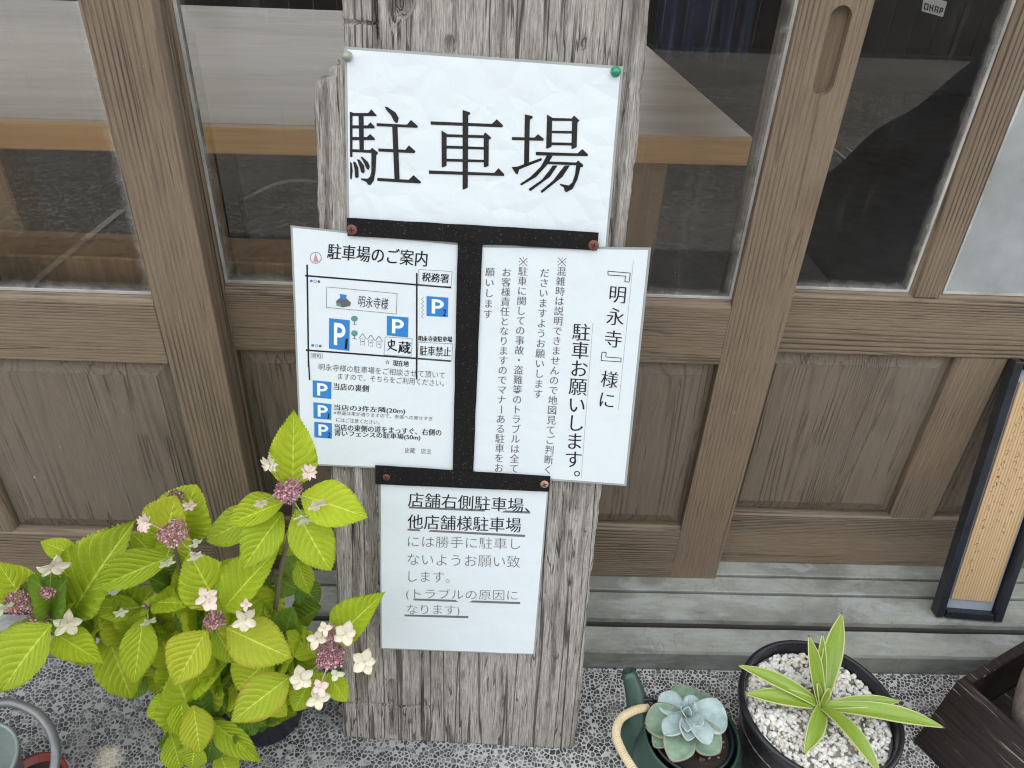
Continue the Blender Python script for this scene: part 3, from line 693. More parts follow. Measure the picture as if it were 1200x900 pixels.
# ------------------------------------------------------------------ lettering
_gc = {}
def glyphs(text, off=0.0, res=3):
    k = (text, off)
    if k not in _gc:
        cu = bpy.data.curves.new('t', 'FONT'); cu.body = text; cu.size = 1; cu.offset = off; cu.resolution_u = res; cu.fill_mode = 'BOTH'
        ob = bpy.data.objects.new('t', cu); COL.objects.link(ob); dg = bpy.context.evaluated_depsgraph_get(); dg.update()
        me = bpy.data.meshes.new_from_object(ob.evaluated_get(dg))
        vs = np.array([v.co[:2] for v in me.vertices]) if len(me.vertices) else np.zeros((0, 2))
        _gc[k] = (vs, [tuple(p.vertices) for p in me.polygons])
        bpy.data.objects.remove(ob); bpy.data.meshes.remove(me); bpy.data.curves.remove(cu)
    return _gc[k]
class Print:
    """collects flat print on one sheet, in plank coordinates; each line or symbol is one item"""
    def __init__(s, w, hf=None): s.w = w; s.items = []; s.k = 0; s.hf = hf; s.open = False
    def item(s, name): s.items.append((name, [], [], [], [])); s.open = True
    def close(s): s.open = False
    def add(s, mat, pts, faces, lift=0, name='printed_mark'):
        if not s.open: s.items.append((name, [], [], [], []))
        _, V, F, MI, MT = s.items[-1]; b = len(V); s.k += 1
        if mat not in MT: MT.append(mat)
        z = s.w+.00025+lift+(s.k % 12)*.000004
        for p in pts: V.append((p[0], p[1], z+(s.hf(p[0], p[1]) if s.hf else 0)))
        F += [tuple(b+i for i in f) for f in faces]; MI += [MT.index(mat)]*len(faces)
    def poly(s, mat, pxs, lift=0):
        P = [buv(*p) for p in pxs]
        a = sum(P[i].x*P[(i+1) % len(P)].y-P[(i+1) % len(P)].x*P[i].y for i in range(len(P)))
        if a < 0: P = P[::-1]
        s.add(mat, P, [tuple(range(len(P)))], lift)
    def line(s, mat, p, q, w, lift=0, w2=None):
        p, q = Vector(p), Vector(q); d = (q-p).normalized(); n = Vector((-d.y, d.x)); w2 = w if w2 is None else w2
        s.poly(mat, [p+n*w/2, q+n*w2/2, q-n*w2/2, p-n*w/2], lift)
    def text(s, txt, a, b, h, mat=None, off=0.0, bold=0, lift=0):
        if not s.open: s.item('printed_line'); s.text(txt, a, b, h, mat, off, bold, lift); s.close(); return
        """text whose ink runs from pixel a to pixel b (mid height), h pixels tall"""
        vs, fs = glyphs(txt, off)
        if len(vs) == 0: return
        lo, hi = vs.min(0), vs.max(0); A, B = Vector(a), Vector(b); e = B-A; n = Vector((e.y, -e.x)).normalized()
        for k in range(2 if bold else 1):
            pts = []
            for x, y in vs:
                q = A+e*((x-lo[0])/(hi[0]-lo[0]))+n*h*((y-lo[1])/(hi[1]-lo[1])-.5)
                if k: q = q+e.normalized()*bold
                pts.append(buv(*q))
            s.add(mat or INK, pts, fs, lift, 'printed_line')
    def column(s, txt, a, b, size, mat=None, off=0.0, bold=0, xs=1.0):
        if not s.open: s.item('printed_line'); s.column(txt, a, b, size, mat, off, bold, xs); s.close(); return
        """vertical writing: centres of the first and last characters at pixels a, b"""
        A, B = Vector(a), Vector(b); n = len(txt); e = (B-A)/max(1, n-1); d = e.normalized(); r = Vector((-d.y, d.x))
        if r.x < 0: r = -r
        rv, rf = glyphs('口', 0); lo, hi = rv.min(0), rv.max(0); cx, cy = (lo+hi)/2
        for i, ch in enumerate(txt):
            if ch == ' ': continue
            if ch == '※':
                c = A+e*i; g = size*.40; h2 = size*.20
                s.line(mat or INK, c+r*-g-d*g, c+r*g+d*g, .75); s.line(mat or INK, c+r*g-d*g, c+r*-g+d*g, .75)
                for q in (r, -r, d, -d):
                    cc = c+q*g*.95; s.poly(mat or INK, [cc+r*.8, cc+d*.8, cc-r*.8, cc-d*.8])
                continue
            vs, fs = glyphs(ch, off); c = A+e*i
            for k in range(2 if bold else 1):
                pts = []
                for x, y in vs:
                    X, Y = (x-cx), (y-cy)
                    if ch in 'ー『』': X, Y = (Y*.9 if ch == 'ー' else Y), -X
                    if ch == '。': X += .55; Y += .5
                    q = c+r*(X*size*xs+(bold*k))-d*Y*size
                    pts.append(buv(*q))
                s.add(mat or INK, pts, fs)
    def done(s, parent, name=None):
        for nm, V, F, MI, MT in s.items:
            if V: mesh_obj(name or nm, V, F, MT, parent, mi=MI)
def paper(name, corners, w, label, cat, mat=PAPER, border=.0035, hf=None, curl=None, grp=None):
    """corners in px: tl, tr, br, bl; the sheet lies at height w above the plank"""
    t = empty(name, (0, 0, 0), label, cat, grp); t.matrix_world = BM
    c = [buv(*p) for p in corners]; nx, ny = 40, 30
    def grid(nm, c, w0, w1, mt, bulge=0):
        V, F = [], []
        for j in range(ny+1):
            for i in range(nx+1):
                u, v = i/nx, j/ny; p = (c[0]*(1-u)+c[1]*u)*(1-v)+(c[3]*(1-u)+c[2]*u)*v
                V.append((p.x, p.y, w0+(hf(p.x, p.y) if hf else 0)))
        for j in range(ny):
            for i in range(nx): a = j*(nx+1)+i; F.append((a, a+nx+1, a+nx+2, a+1))
        o = mesh_obj(nm, V, F, mt, t, False); so = o.modifiers.new('thick', 'SOLIDIFY'); so.thickness = w1; so.offset = -1
        return o
    grid('sheet', c, w, .0003, mat)
    if border:
        m_ = sum(c, Vector((0, 0)))/4; cc = [q+Vector((math.copysign(border, q.x-m_.x), math.copysign(border, q.y-m_.y))) for q in c]
        grid('laminate', cc, w-.0005, .0002, FILM)
    return t
def wav(a, s, k): return lambda u, v: a*mn.noise(Vector((u*s, v*s, k)))

# headline sheet --------------------------------------------------------
hfn = wav(.0012, 14, 1)
hs = paper('notice_sheet', [(407, 58), (727, 81), (709, 291), (410, 268)], .0022, 'wrinkled white notice with three very large black characters, topmost on the plank', 'notice', PAPERW, .0028, hfn, grp='laminated notices on the plank')
P = Print(.0022, hfn)
def strokes(ox, polys):
    P.item('printed_character')
    for pl in polys: P.poly(INK, [(ox+x/7.5, 115+y/7.5) for x, y in pl], .0002)
strokes(400, [
 [(80,122),(120,130),(240,130),(268,97),(315,150),(312,158),(80,155)], [(78,118),(103,125),(103,515),(82,515)], [(155,150),(200,150),(203,450),(165,450)],
 [(95,238),(235,238),(260,210),(298,250),(295,265),(95,265)], [(95,340),(230,340),(258,313),(300,355),(298,368),(95,368)],
 [(80,445),(270,455),(268,480),(80,470)], [(255,455),(275,435),(325,475),(322,492),(312,497),(305,640),(290,720),(262,762),(238,758),(225,735),(180,715),(175,702),(235,705),(255,690),(268,640),(268,480)],
 [(82,555),(98,570),(105,640),(95,715),(82,700)], [(108,555),(130,560),(155,610),(158,690),(140,700),(125,690),(122,630)],
 [(142,535),(165,538),(205,590),(212,640),(200,660),(180,650),(165,600)], [(172,512),(190,515),(240,560),(255,600),(245,628),(228,622),(205,570)],
 [(385,75),(405,75),(480,125),(508,175),(500,212),(482,218),(462,195),(440,150),(400,105)], [(315,218),(580,232),(615,190),(675,245),(670,260),(315,245)],
 [(450,245),(497,245),(515,715),(470,712)], [(330,440),(565,452),(597,413),(655,465),(645,482),(330,467)], [(320,698),(595,715),(637,675),(705,735),(695,748),(320,725)]])
strokes(495, [
 [(75,203),(612,225),(655,184),(712,240),(702,256),(75,232)], [(355,103),(418,122),(422,140),(405,150),(400,785),(360,803),(355,795)],
 [(170,283),(215,310),(215,590),(180,608),(172,600)], [(540,315),(555,300),(605,345),(600,358),(585,362),(583,592),(555,607),(540,600)],
 [(210,315),(545,325),(545,350),(210,340)], [(210,415),(545,428),(545,450),(210,440)], [(210,530),(545,540),(545,562),(210,555)],
 [(60,633),(632,655),(670,613),(720,665),(718,682),(60,663)]])
strokes(595, [
 [(150,142),(215,155),(220,172),(195,190),(187,580),(143,585)], [(38,340),(235,345),(265,315),(317,355),(312,373),(38,367)],
 [(35,605),(90,598),(290,525),(300,530),(298,545),(100,625),(88,668),(70,660)], [(345,143),(390,170),(385,425),(345,443),(337,435)],
 [(565,170),(583,152),(630,195),(612,215),(605,428),(570,445),(558,440)], [(380,172),(570,178),(570,200),(380,198)], [(380,285),(565,287),(565,310),(380,306)],
 [(375,387),(562,390),(562,415),(375,410)], [(248,470),(612,483),(655,445),(705,493),(700,508),(248,500)],
 [(345,500),(395,505),(350,580),(250,690),(120,765),(108,752),(200,690),(290,600)], [(365,555),(600,563),(618,545),(662,585),(658,602),(640,605),(610,588),(350,578)],
 [(600,585),(640,600),(612,710),(570,795),(515,825),(497,812),(495,785),(458,760),(460,750),(535,765),(565,740),(590,670)],
 [(395,590),(438,590),(370,690),(200,815),(187,805),(185,795),(300,715),(360,640)], [(500,590),(545,590),(480,690),(300,832),(290,822),(292,812),(400,720),(460,640)]])
P.close(); P.done(hs)

# map notice --------------------------------------------------------------
ms = paper('notice_sheet', [(344, 266), (541, 287), (533, 550), (355, 541)], .0042, 'laminated map notice with blue P signs at the left of the black centre strip', 'notice', grp='laminated notices on the plank', border=.0024)
P = Print(.0042)
m1 = lambda x, y: (340+x/5.4545, 260+y/5.4545)
m2 = lambda x, y: (340+x/5.4545, 410+y/5.4545)
k = 5.4545
def outline(pts, w, mat):
    own = not P.open
    if own: P.item('label_frame')
    for i in range(len(pts)): P.line(mat, pts[i], pts[(i+1) % len(pts)], w)
    if own: P.close()
P.text('駐車場のご案内', m1(245, 182), m1(878, 232), 100/k, bold=.5)
def ring(c, r, w, mat, n=20):
    for i in range(n):
        a, b = 2*math.pi*i/n, 2*math.pi*(i+1)/n
        P.line(mat, (c[0]+r*math.cos(a), c[1]+r*math.sin(a)), (c[0]+r*math.cos(b), c[1]+r*math.sin(b)), w)
P.item('compass_symbol'); ring(m1(170, 224), 6.5, .6, INKM); P.poly(RED, [m1(170, 192), m1(186, 250), m1(154, 250)]); P.close()
for a, b in (((115,268),(124,920)), ((813,322),(812,1000)), ((102,338),(1032,414)), ((106,812),(1030,882))): P.line(INK, m1(*a), m1(*b), 1.9)
P.line(INK, m2(124, 60), m2(131, 185), 1.7)
outline([m1(825,298),m1(1038,312),m1(1030,408),m1(828,398)], .4, INKM); P.text('税務署', m1(845, 345), m1(1015, 358), 58/k, bold=.5)
outline([m1(240,410),m1(688,452),m1(682,582),m1(237,540)], .5, INKG); P.text('明永寺様', m1(442, 500), m1(632, 520), 72/k)
P.item('temple_symbol')
P.poly(INKG, [m1(300,500),m1(330,475),m1(360,478),m1(394,510),m1(388,532),m1(345,540),m1(303,530)]); P.poly(GREEN, [m1(300,512),m1(330,516),m1(330,535),m1(303,530)], .0001)
P.poly(BLUE, [m1(322,455),m1(366,460),m1(362,490),m1(328,488)], .0001); P.close()
def psign(tl, tr, br, bl, num, f):
    c = [Vector(f(*p)) for p in (tl, tr, br, bl)]
    P.item('parking_symbol'); P.poly(BLUE, c)
    def I(u, v): return (c[0]*(1-u)+c[1]*u)*(1-v)+(c[3]*(1-u)+c[2]*u)*v
    # the letter P as one outline with a real counter
    n = 10; out = [(.24, .86), (.24, .13), (.50, .13)]+[(.50+.30*math.sin(math.pi*i/n), .365-.235*math.cos(math.pi*i/n)) for i in range(1, n)]+[(.50, .60), (.40, .60), (.40, .86)]
    inn = [(.40, .27), (.48, .27)]+[(.48+.155*math.sin(math.pi*i/n), .365-.095*math.cos(math.pi*i/n)) for i in range(1, n)]+[(.48, .46), (.40, .46)]
    P.poly(WHITE, [I(*q) for q in out], .0001); P.poly(BLUE, [I(*q) for q in inn], .0002)
    if num:
        mid, hgt = I(.84, .78), (c[3]-c[0]).length*.34
        e = (c[1]-c[0]).normalized(); P.text(num, mid-e*hgt*(.22 if num == '2' else .10), mid+e*hgt*(.24 if num == '2' else .12), hgt, INK, .01, lift=.0003)
    P.close()
psign((875,468),(1014,478),(1010,602),(875,594), '2', m1); psign((255,608),(386,622),(384,818),(254,802), '1', m1); psign((623,594),(760,604),(757,732),(622,718), None, m1)
psign((150,186),(270,197),(268,305),(151,294), None, m2); psign((154,326),(270,338),(268,438),(156,428), '1', m2); psign((160,450),(272,460),(272,558),(161,549), '2', m2)
for (x, y) in ((416, 612), (416, 705)):
    P.item('tree_symbol'); P.poly(GREEN, [m1(x+22*math.cos(a*.63), y+19*math.sin(a*.63)) for a in range(10)]); P.line(INKG, m1(x, y+10), m1(x+2, y+38), .8); P.line(INKG, m1(x-12, y+34), m1(x+16, y+36), .5); P.close()
for i in range(3):
    x, y = 468+i*52, 745+i*8
    P.item('house_symbol'); P.line(INKM, m1(x-22, y-8), m1(x, y-38), .7); P.line(INKM, m1(x, y-38), m1(x+24, y-4), .7); outline([m1(x-14,y-6),m1(x+14,y-2),m1(x+12,y+36),m1(x-14,y+32)], .35, INKM); P.line(INKM, m1(x-8, y+12), m1(x+8, y+13), 1.0); P.close()
for (x, y) in ((142, 372), (150, 782)):
    P.item('traffic_light_symbol')
    for i, mt in enumerate((BLUE, INKM, INKG)):
        cx, cy = m1(x+i*24, y+i*2)
        if i == 1: ring((cx, cy), 1.6, .5, mt, 10)
        else: P.poly(mt, [(cx+1.7*math.cos(a*.9), cy+1.7*math.sin(a*.9)) for a in range(7)])
P.item('hedge_symbol')
for i in range(5):
    y = 475+i*27; P.line(GREEN, m1(858, y), m1(842, y+13), .45); P.line(GREEN, m1(842, y+13), m1(856, y+27), .45)
P.close()
P.text('明永寺東駐車場', m1(822, 738), m1(1036, 744), 36/k, bold=.5)
outline([m1(822,762),m1(1040,772),m1(1036,878),m1(818,868)], .4, INKM); P.text('駐車禁止', m1(832, 815), m1(1028, 824), 62/k, bold=.3)
outline([m1(612,728),m1(784,740),m1(776,852),m1(604,842)], .45, INKM)
P.item('brush_mark')
for a, b, w0, w1_ in (((650,744),(653,770),1.5,1.8), ((630,762),(672,756),1.1,1.7), ((672,756),(668,784),1.6,1.0), ((630,762),(634,788),1.3,.9), ((634,787),(668,784),1.0,1.2), ((653,770),(648,796),1.8,1.5), ((648,796),(622,816),1.5,.5), ((636,790),(660,806),.8,1.5), ((660,806),(686,816),1.5,1.9)):
    P.line(INK, m1(*a), m1(*b), w0, 0, w1_)
P.text('蔵', m1(694, 793), m1(772, 798), 76/k, bold=.9); P.close()
outline([m1(140,832),m1(214,836),m1(212,864),m1(140,862)], .35, INKM); P.text('京町', m1(146, 847), m1(206, 850), 22/k)
P.text('☆', m2(612, 68), m2(642, 70), 30/k, INK, 0); P.text('現在地', m2(660, 76), m2(760, 82), 38/k, bold=.4)
P.text('明永寺様の駐車場をご相談させて頂いて', m2(188, 100), m2(992, 155), 44/k, INKG)
P.text('ますので、そちらをご利用ください。', m2(312, 160), m2(985, 206), 42/k, INKG)
P.text('当店の裏側', m2(283, 224), m2(506, 240), 44/k, bold=.3)
P.text('当店の3件左隣(20m)', m2(285, 360), m2(738, 385), 42/k, bold=.3)
P.text('※参道は車が通りますので、参道への寄せすぎ', m2(284, 392), m2(914, 432), 26/k, INKG)
P.text('にはご注意ください。', m2(300, 437), m2(575, 455), 28/k, INKG)
P.text('当店の東側の道をまっすぐ、右側の', m2(288, 484), m2(968, 520), 42/k, bold=.3)
P.text('青いフェンスの駐車場(50m)', m2(288, 524), m2(834, 553), 42/k, bold=.3)
P.text('史蔵　店主', m2(735, 632), m2(906, 640), 34/k, INKG)
P.done(ms)

# vertical notice -----------------------------------------------------------
vs_ = paper('notice_sheet', [(563, 289), (759, 292), (731, 565), (553, 552)], .0050, 'laminated notice with columns of vertical writing at the right of the black centre strip', 'notice', grp='laminated notices on the plank', border=.003)
P = Print(.0050)
n1_ = lambda x, y: (540+x/5, 280+y/5)
n2_ = lambda x, y: (540+x/5, 420+y/5)
P.column('明永寺', n1_(915, 322), n1_(890, 583), 22.0, bold=.45, off=-.008)
P.item('bracket_mark')
for pts in ([(860,183),(990,194),(983,247),(958,244),(963,212),(860,205)], [(935,712),(820,704),(825,655),(850,657),(847,683),(937,690)]):
    for i in range(6): P.line(INK, n1_(*pts[i]), n1_(*pts[(i+1) % 6]), .8)
P.close(); P.column('様に', n2_(868, 118), n2_(852, 238), 21, bold=.45, off=-.008)
P.column('駐車お願いします。', n1_(704, 543), n2_(650, 690), 22.0, bold=.45, off=-.006)
P.line(INKL, n1_(1008, 122), n2_(920, 290), .35); P.line(INKL, n1_(772, 485), n2_(704, 690), .35)
lt = dict(mat=INKG, off=-.006, bold=.25)
P.column('※混雑時は説明できませんので地図見てご判断く', n1_(592, 128), n2_(510, 642), 11.4, **lt)
P.column('ださいますようお願いします', n1_(490, 195), n2_(452, 200), 11.4, **lt)
P.column('※駐車に関しての事故・盗難等のトラブルは全て', n1_(366, 128), n2_(312, 636), 11.4, **lt)
P.column('お客様責任となりますのでマナーある駐車をお', n1_(268, 192), n2_(223, 632), 11.4, **lt)
P.column('願いします', n1_(172, 190), n1_(160, 435), 11.4, **lt)
P.done(vs_)

# lower notice ----------------------------------------------------------------
hl_ = wav(.0007, 18, 5)
ls = paper('notice_sheet', [(447, 556), (642, 563), (625, 764), (448, 757)], .0040, 'white notice with two bold lines over lighter lines, lowest on the plank', 'notice', PAPER, .002, hl_, grp='laminated notices on the plank')
P = Print(.0040, hl_)
l1 = lambda x, y: (420+x/3.75, 540+y/3.75)
P.text('店舗右側駐車場、', l1(221, 162), l1(752, 190), 62/3.75, off=-.004, bold=.35)
P.text('他店舗様駐車場', l1(218, 258), l1(714, 276), 64/3.75, off=-.004, bold=.35)
P.text('には勝手に駐車し', l1(220, 346), l1(712, 358), 50/3.75, INKG, -.012)
P.text('ないようお願い致', l1(218, 424), l1(710, 436), 52/3.75, INKG, -.012)
P.text('します。', l1(222, 500), l1(402, 504), 46/3.75, INKG, -.012)
P.text('(トラブルの原因に', l1(212, 578), l1(700, 586), 52/3.75, INKG, -.012)
P.text('なります)', l1(216, 648), l1(445, 652), 50/3.75, INKG, -.012)
for a, b in (((224,197),(755,220)), ((218,295),(733,323)), ((244,601),(711,617)), ((205,671),(484,679))): P.line(INKM, l1(*a), l1(*b), 2.2, -.0001, 2.6)
P.done(ls)

# black strips and fixings -------------------------------------------------
STRIP = None
def mat_strip():
    m = NT('black_tape'); v = m.coord(); n = m.noise(v, 40, 4, .6)
    d = m.ramp(m.noise(v, 480, 2, .6), [(.66, 0), (.70, .5)]); c = m.mix(d, (.006, .006, .007), (.22, .22, .22))
    return m.fin(c, m.ramp(n, [(.35, .3), (.7, .5)]), m.bump(m.noise(v, 150, 3, .6), .15, .001), Specular_IOR_Level=.25)
STRIP = mat_strip()
def strip(corners, w, label, th=.0009):
    c = [buv(*p) for p in corners]; V, F = [], []; nx = 30
    for j in (0, 1):
        for i in range(nx+1):
            u = i/nx
            a = c[0]*(1-u)+c[1]*u; b = c[3]*(1-u)+c[2]*u; p = a if j == 0 else b
            jt = .0006*mn.noise(Vector((p.x*40, p.y*40, j*7)))
            V.append((p.x, p.y+jt, w))
    for i in range(nx): F.append((nx+1+i, nx+2+i, i+1, i))
    o = mesh_obj('black_strip', V, F, STRIP); o.matrix_world = BM
    so = o.modifiers.new('thick', 'SOLIDIFY'); so.thickness = th; so.offset = -1
    return tag(o, label, 'strip')
vst = [(537, 279), (566, 280), (555, 553), (531, 550)]
c = [buv(*p) for p in vst]; V, F = [], []
for j in range(21):
    v = j/20
    for q, r_ in ((0, 3), (1, 2)):
        p = c[q]*(1-v)+c[r_]*v; V.append((p.x+.0006*mn.noise(Vector((v*9, q, 3))), p.y, .0068))
for j in range(20): F.append((j*2, j*2+2, j*2+3, j*2+1))
o = mesh_obj('black_strip', V, F, STRIP); o.matrix_world = BM; so = o.modifiers.new('thick', 'SOLIDIFY'); so.thickness = .0009; so.offset = -1
tag(o, 'vertical black strip between the map notice and the vertical-writing notice', 'strip')
strip([(408, 254), (701, 271), (699, 292), (409, 275)], .0078, 'upper horizontal black strip under the large characters, with a rusty screw at each end')
strip([(441, 542), (645, 555), (643, 573), (441, 564)], .0078, 'lower horizontal black strip above the lowest notice, with a screw at each end')
def screw(px, col, lab, r=.0062):
    p = buv(*px); t = empty('screw', (0, 0, 0), lab, 'screw', 'screws in the black strips'); t.matrix_world = BM @ Matrix.Translation((p.x, p.y, .0079)) @ Matrix.Rotation(random.uniform(0, 3), 4, 'Z')
    mt = flat('screw_'+lab[:6].strip(), col, .6, bumps=.8, bscale=500, var=.4)
    lathe('head', [(0.0001, -.001), (r, -.001), (r, .0002), (r*.86, .0012), (r*.5, .0019), (.0001, .0021)], mt, t, 24)
    dk = flat('slot_dark', (.03, .015, .01), .9); box('slot', -.0032, .0032, -.0006, .0006, .0014, .00225, dk, t, 0); box('slot', -.0006, .0006, -.0032, .0032, .0014, .0023, dk, t, 0)
screw((414, 268), (.16, .06, .045), 'rusty red screw at the left end of the upper black strip')
screw((695, 286), (.16, .055, .04), 'rusty red screw at the right end of the upper black strip')
screw((454, 556), (.14, .035, .035), 'dark red screw at the left end of the lower black strip', .0048)
screw((638, 564), (.42, .25, .17), 'copper coloured screw at the right end of the lower black strip', .0054)
def pin(px, col, lab):
    p = buv(*px); t = empty('push_pin', (0, 0, 0), lab, 'push pin'); t.matrix_world = BM @ Matrix.Translation((p.x, p.y, .0034))
    mt = flat('pin_'+lab[:4], col, .25, coat=.5)
    lathe('pin_head', [(.0001, 0), (.0052, 0), (.0057, .0008), (.005, .0018), (.0034, .0028), (.0032, .0055), (.0042, .0068), (.0044, .0076), (.0001, .0082)], mt, t, 24)
pin((408, 66), (.30, .34, .29), 'dull grey push pin at the upper left corner of the largest-lettered notice')
pin((721, 84), (.015, .28, .16), 'green push pin at the upper right corner of the largest-lettered notice')

# ------------------------------------------------------------------ plants
def mat_leaf(name, base, deep, edge=None, edge_amt=0):
    m = NT(name); uv = m.n('ShaderNodeUVMap'); sx = m.n('ShaderNodeSeparateXYZ'); m.t.links.new(uv.outputs[0], sx.inputs[0])
    u, t = sx.outputs[0], sx.outputs[1]                  # u -1..1 across, t 0..1 along
    au = m.math('ABSOLUTE', u)
    ph = m.math('SUBTRACT', m.math('MULTIPLY', t, 9.0), m.math('MULTIPLY', au, 2.3))
    ph = m.math('ADD', ph, m.math('MULTIPLY', m.math('MULTIPLY', au, au), -.6))
    fr = m.math('FRACT', ph); ve = m.math('ABSOLUTE', m.math('SUBTRACT', fr, .5))
    side = m.ramp(ve, [(.425, 0), (.485, 1)]); mid = m.ramp(au, [(.02, 1), (.055, 0)])
    net = m.vor(m.coord((1, 1, 1), 'UV'), 16, 'DISTANCE_TO_EDGE'); netr = m.ramp(net, [(0, .45), (.05, 0)])
    vein = m.math('MAXIMUM', m.math('MAXIMUM', m.math('MULTIPLY', side, .62), mid), netr)
    oi = m.n('ShaderNodeObjectInfo'); rn = oi.outputs['Random']
    n = m.noise(m.coord((1, 1, 1), 'Object'), 3.5, 4, .6); 
    c = m.mix(m.ramp(m.math('ADD', m.math('MULTIPLY', n, .7), m.math('MULTIPLY', rn, .45)), [(.3, 0), (.8, 1)]), deep, base)
    c = m.mix(m.math('MULTIPLY', m.math('SUBTRACT', 1.0, m.ramp(ve, [(.0, 0), (.42, 1)])), .30), c, tuple(x*.55 for x in deep))
    c = m.mix(vein, c, tuple(min(1, x*1.15+.10) for x in base))
    wb = m.noise(m.coord((1, 1, 1), 'Object'), 26, 3, .6)
    c = m.mix(m.ramp(wb, [(.69, 0), (.73, .75)]), c, (.22, .17, .07))
    w2 = m.vor(m.coord((1, 1, 1), 'UV'), 3.1); hsel = m.ramp(m.math('FRACT', m.math('MULTIPLY', rn, 7.3)), [(.45, 0), (.5, 1)])
    c = m.mix(m.math('MULTIPLY', m.ramp(w2, [(.035, 1), (.06, 0)]), hsel), c, (.03, .022, .012))
    c = m.mix(m.math('MULTIPLY', m.math('FRACT', m.math('MULTIPLY', rn, 13.7)), .2), c, tuple(x*.62 for x in deep))
    if edge:
        e = m.math('MAXIMUM', au, m.ramp(t, [(.80, 0), (1.0, 1.0)])); e = m.math('ADD', e, m.math('MULTIPLY', m.math('SUBTRACT', n, .5), .6))
        c = m.mix(m.ramp(e, [(.78, 0), (1, edge_amt)]), c, edge)
    h = m.math('SUBTRACT', m.math('MULTIPLY', m.math('ABSOLUTE', m.math('SINE', m.math('MULTIPLY', ph, math.pi))), 1.0), m.math('MULTIPLY', vein, .5))
    nm = m.bump(h, .6, .0026)
    m.fin(c, .45, nm, Specular_IOR_Level=.35)
    # light passes through the blade
    tl = m.n('ShaderNodeBsdfTranslucent'); m.set(tl.inputs[0], m.mix(.5, c, (.45, .60, .05))); m.t.links.new(nm, tl.inputs[1])
    mx = m.n('ShaderNodeMixShader'); mx.inputs[0].default_value = .42
    m.t.links.new(m.b.outputs[0], mx.inputs[1]); m.t.links.new(tl.outputs[0], mx.inputs[2]); m.t.links.new(mx.outputs[0], m.out.inputs[0])
    return m.m
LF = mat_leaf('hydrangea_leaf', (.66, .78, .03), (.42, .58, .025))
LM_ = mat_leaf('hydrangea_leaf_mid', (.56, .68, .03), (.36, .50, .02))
LD = mat_leaf('hydrangea_leaf_deep_shade', (.20, .34, .03), (.11, .22, .024))  # deeper green that also paints the shade between the leaves
LY = mat_leaf('hydrangea_leaf_yellow', (.66, .72, .04), (.50, .58, .035), (.55, .34, .05), .35)
LE = mat_leaf('hydrangea_leaf_burnt_edge', (.62, .72, .04), (.44, .56, .035), (.60, .30, .06), .7)
STEM = flat('green_stem', (.22, .30, .09), .5, bumps=.3); WOODY = flat('woody_stem', (.17, .14, .09), .8, bumps=.6)
def leaf_mesh(seed, fold, droop, twist, wmax=.40, blunt=0):
    rnd = random.Random(seed); NL, NW = 60, 8; V, F, UV = [], [], []
    for i in range(NL+1):
        t = i/NL
        # ovate outline, widest at wmax, drawn-out tip
        a = wmax; wd = (math.sin(math.pi*min(1, t/a*.5)) if t < a else math.cos(math.pi/2*(t-a)/(1-a)))
        wd = max(0, wd)**(.80 if t < a else (1.02-blunt)); wd *= .5
        wd = max(wd, .006)
        tooth = (.017*(1-abs((i % 2)*1.0))) if .10 < t < .96 else 0
        for j in range(-NW, NW+1):
            u = j/NW; ed = abs(u)**6
            x = u*(wd+tooth*ed*.9); y = t - .02*ed*(1 if i % 2 else 0) + .05*abs(u)*(1-t)*.4
            z = fold*abs(u)*wd - droop*(t-.15)**2 + twist*u*wd*math.sin(t*3)
            z += .012*math.sin((t*9-abs(u)*2.3)*2*math.pi)*min(1, abs(u)*2.5)*(1-abs(u)**4*.3)*min(1, wd*4)
            z += .018*math.sin(t*13+rnd.random()*.2+seed)*abs(u)**3
            V.append((x, y, z)); UV.append((u, t))
    n = 2*NW+1
    for i in range(NL):
        for j in range(n-1): a = i*n+j; F.append((a, a+1, a+n+1, a+n))
    me = bpy.data.meshes.new('leaf'); me.from_pydata(V, [], F); l = me.uv_layers.new(name='UVMap')
    for li, lp in enumerate(me.loops): l.data[li].uv = UV[lp.vertex_index]
    me.polygons.foreach_set('use_smooth', [True]*len(me.polygons)); me.update(); return me
LM = [leaf_mesh(s_, f_, d_, t_, w_, b_) for s_, f_, d_, t_, w_, b_ in ((1, .35, .16, .05, .42, .05), (2, .15, .26, -.08, .45, .2), (3, .55, .10, .10, .38, 0), (4, .08, .32, .05, .48, .3), (5, .28, .20, -.12, .40, .1))]
_lm = {}
def leaf(parent, base, tip, hw, mat=None, yb=.65, dy=0.0, var=0, roll=0, up=.55):
    """base, tip: pixels; hw: half width in px; yb: distance of the leaf base, dy: how much nearer the tip is"""
    A = at_y(*base, yb); B = at_y(*tip, yb-dy); Y = B-A; Ln = Y.length; Yn = Y.normalized()
    view = (CAMP-(A+B)/2).normalized(); ref = view*(1-up)+Vector((0, -.1, 1))*up
    Zn = (ref-Yn*ref.dot(Yn)).normalized()
    Zn = (Matrix.Rotation(roll, 3, Yn) @ Zn); Xn = Yn.cross(Zn)
    depth = ((A+B)/2-CAMP).dot(Fv); W = 2*hw*depth/880/max(.35, abs(Zn.dot(view)))
    W = min(W, Ln*1.0)
    k = (var % 5, (mat or LF).name)
    if k not in _lm:
        me = LM[k[0]].copy(); me.materials.append(mat or LF); _lm[k] = me
    o = bpy.data.objects.new('leaf', _lm[k]); COL.objects.link(o); o.parent = parent
    mt = Matrix.Identity(4); zs = (W+Ln)/2
    for i in range(3):
        mt[i][0], mt[i][1], mt[i][2], mt[i][3] = Xn[i]*W, Yn[i]*Ln, Zn[i]*zs, A[i]
    o.matrix_parent_inverse = Matrix.Translation(parent.location).inverted(); o.matrix_basis = mt
    return o
POTC = Vector((-.335, .700, 0))
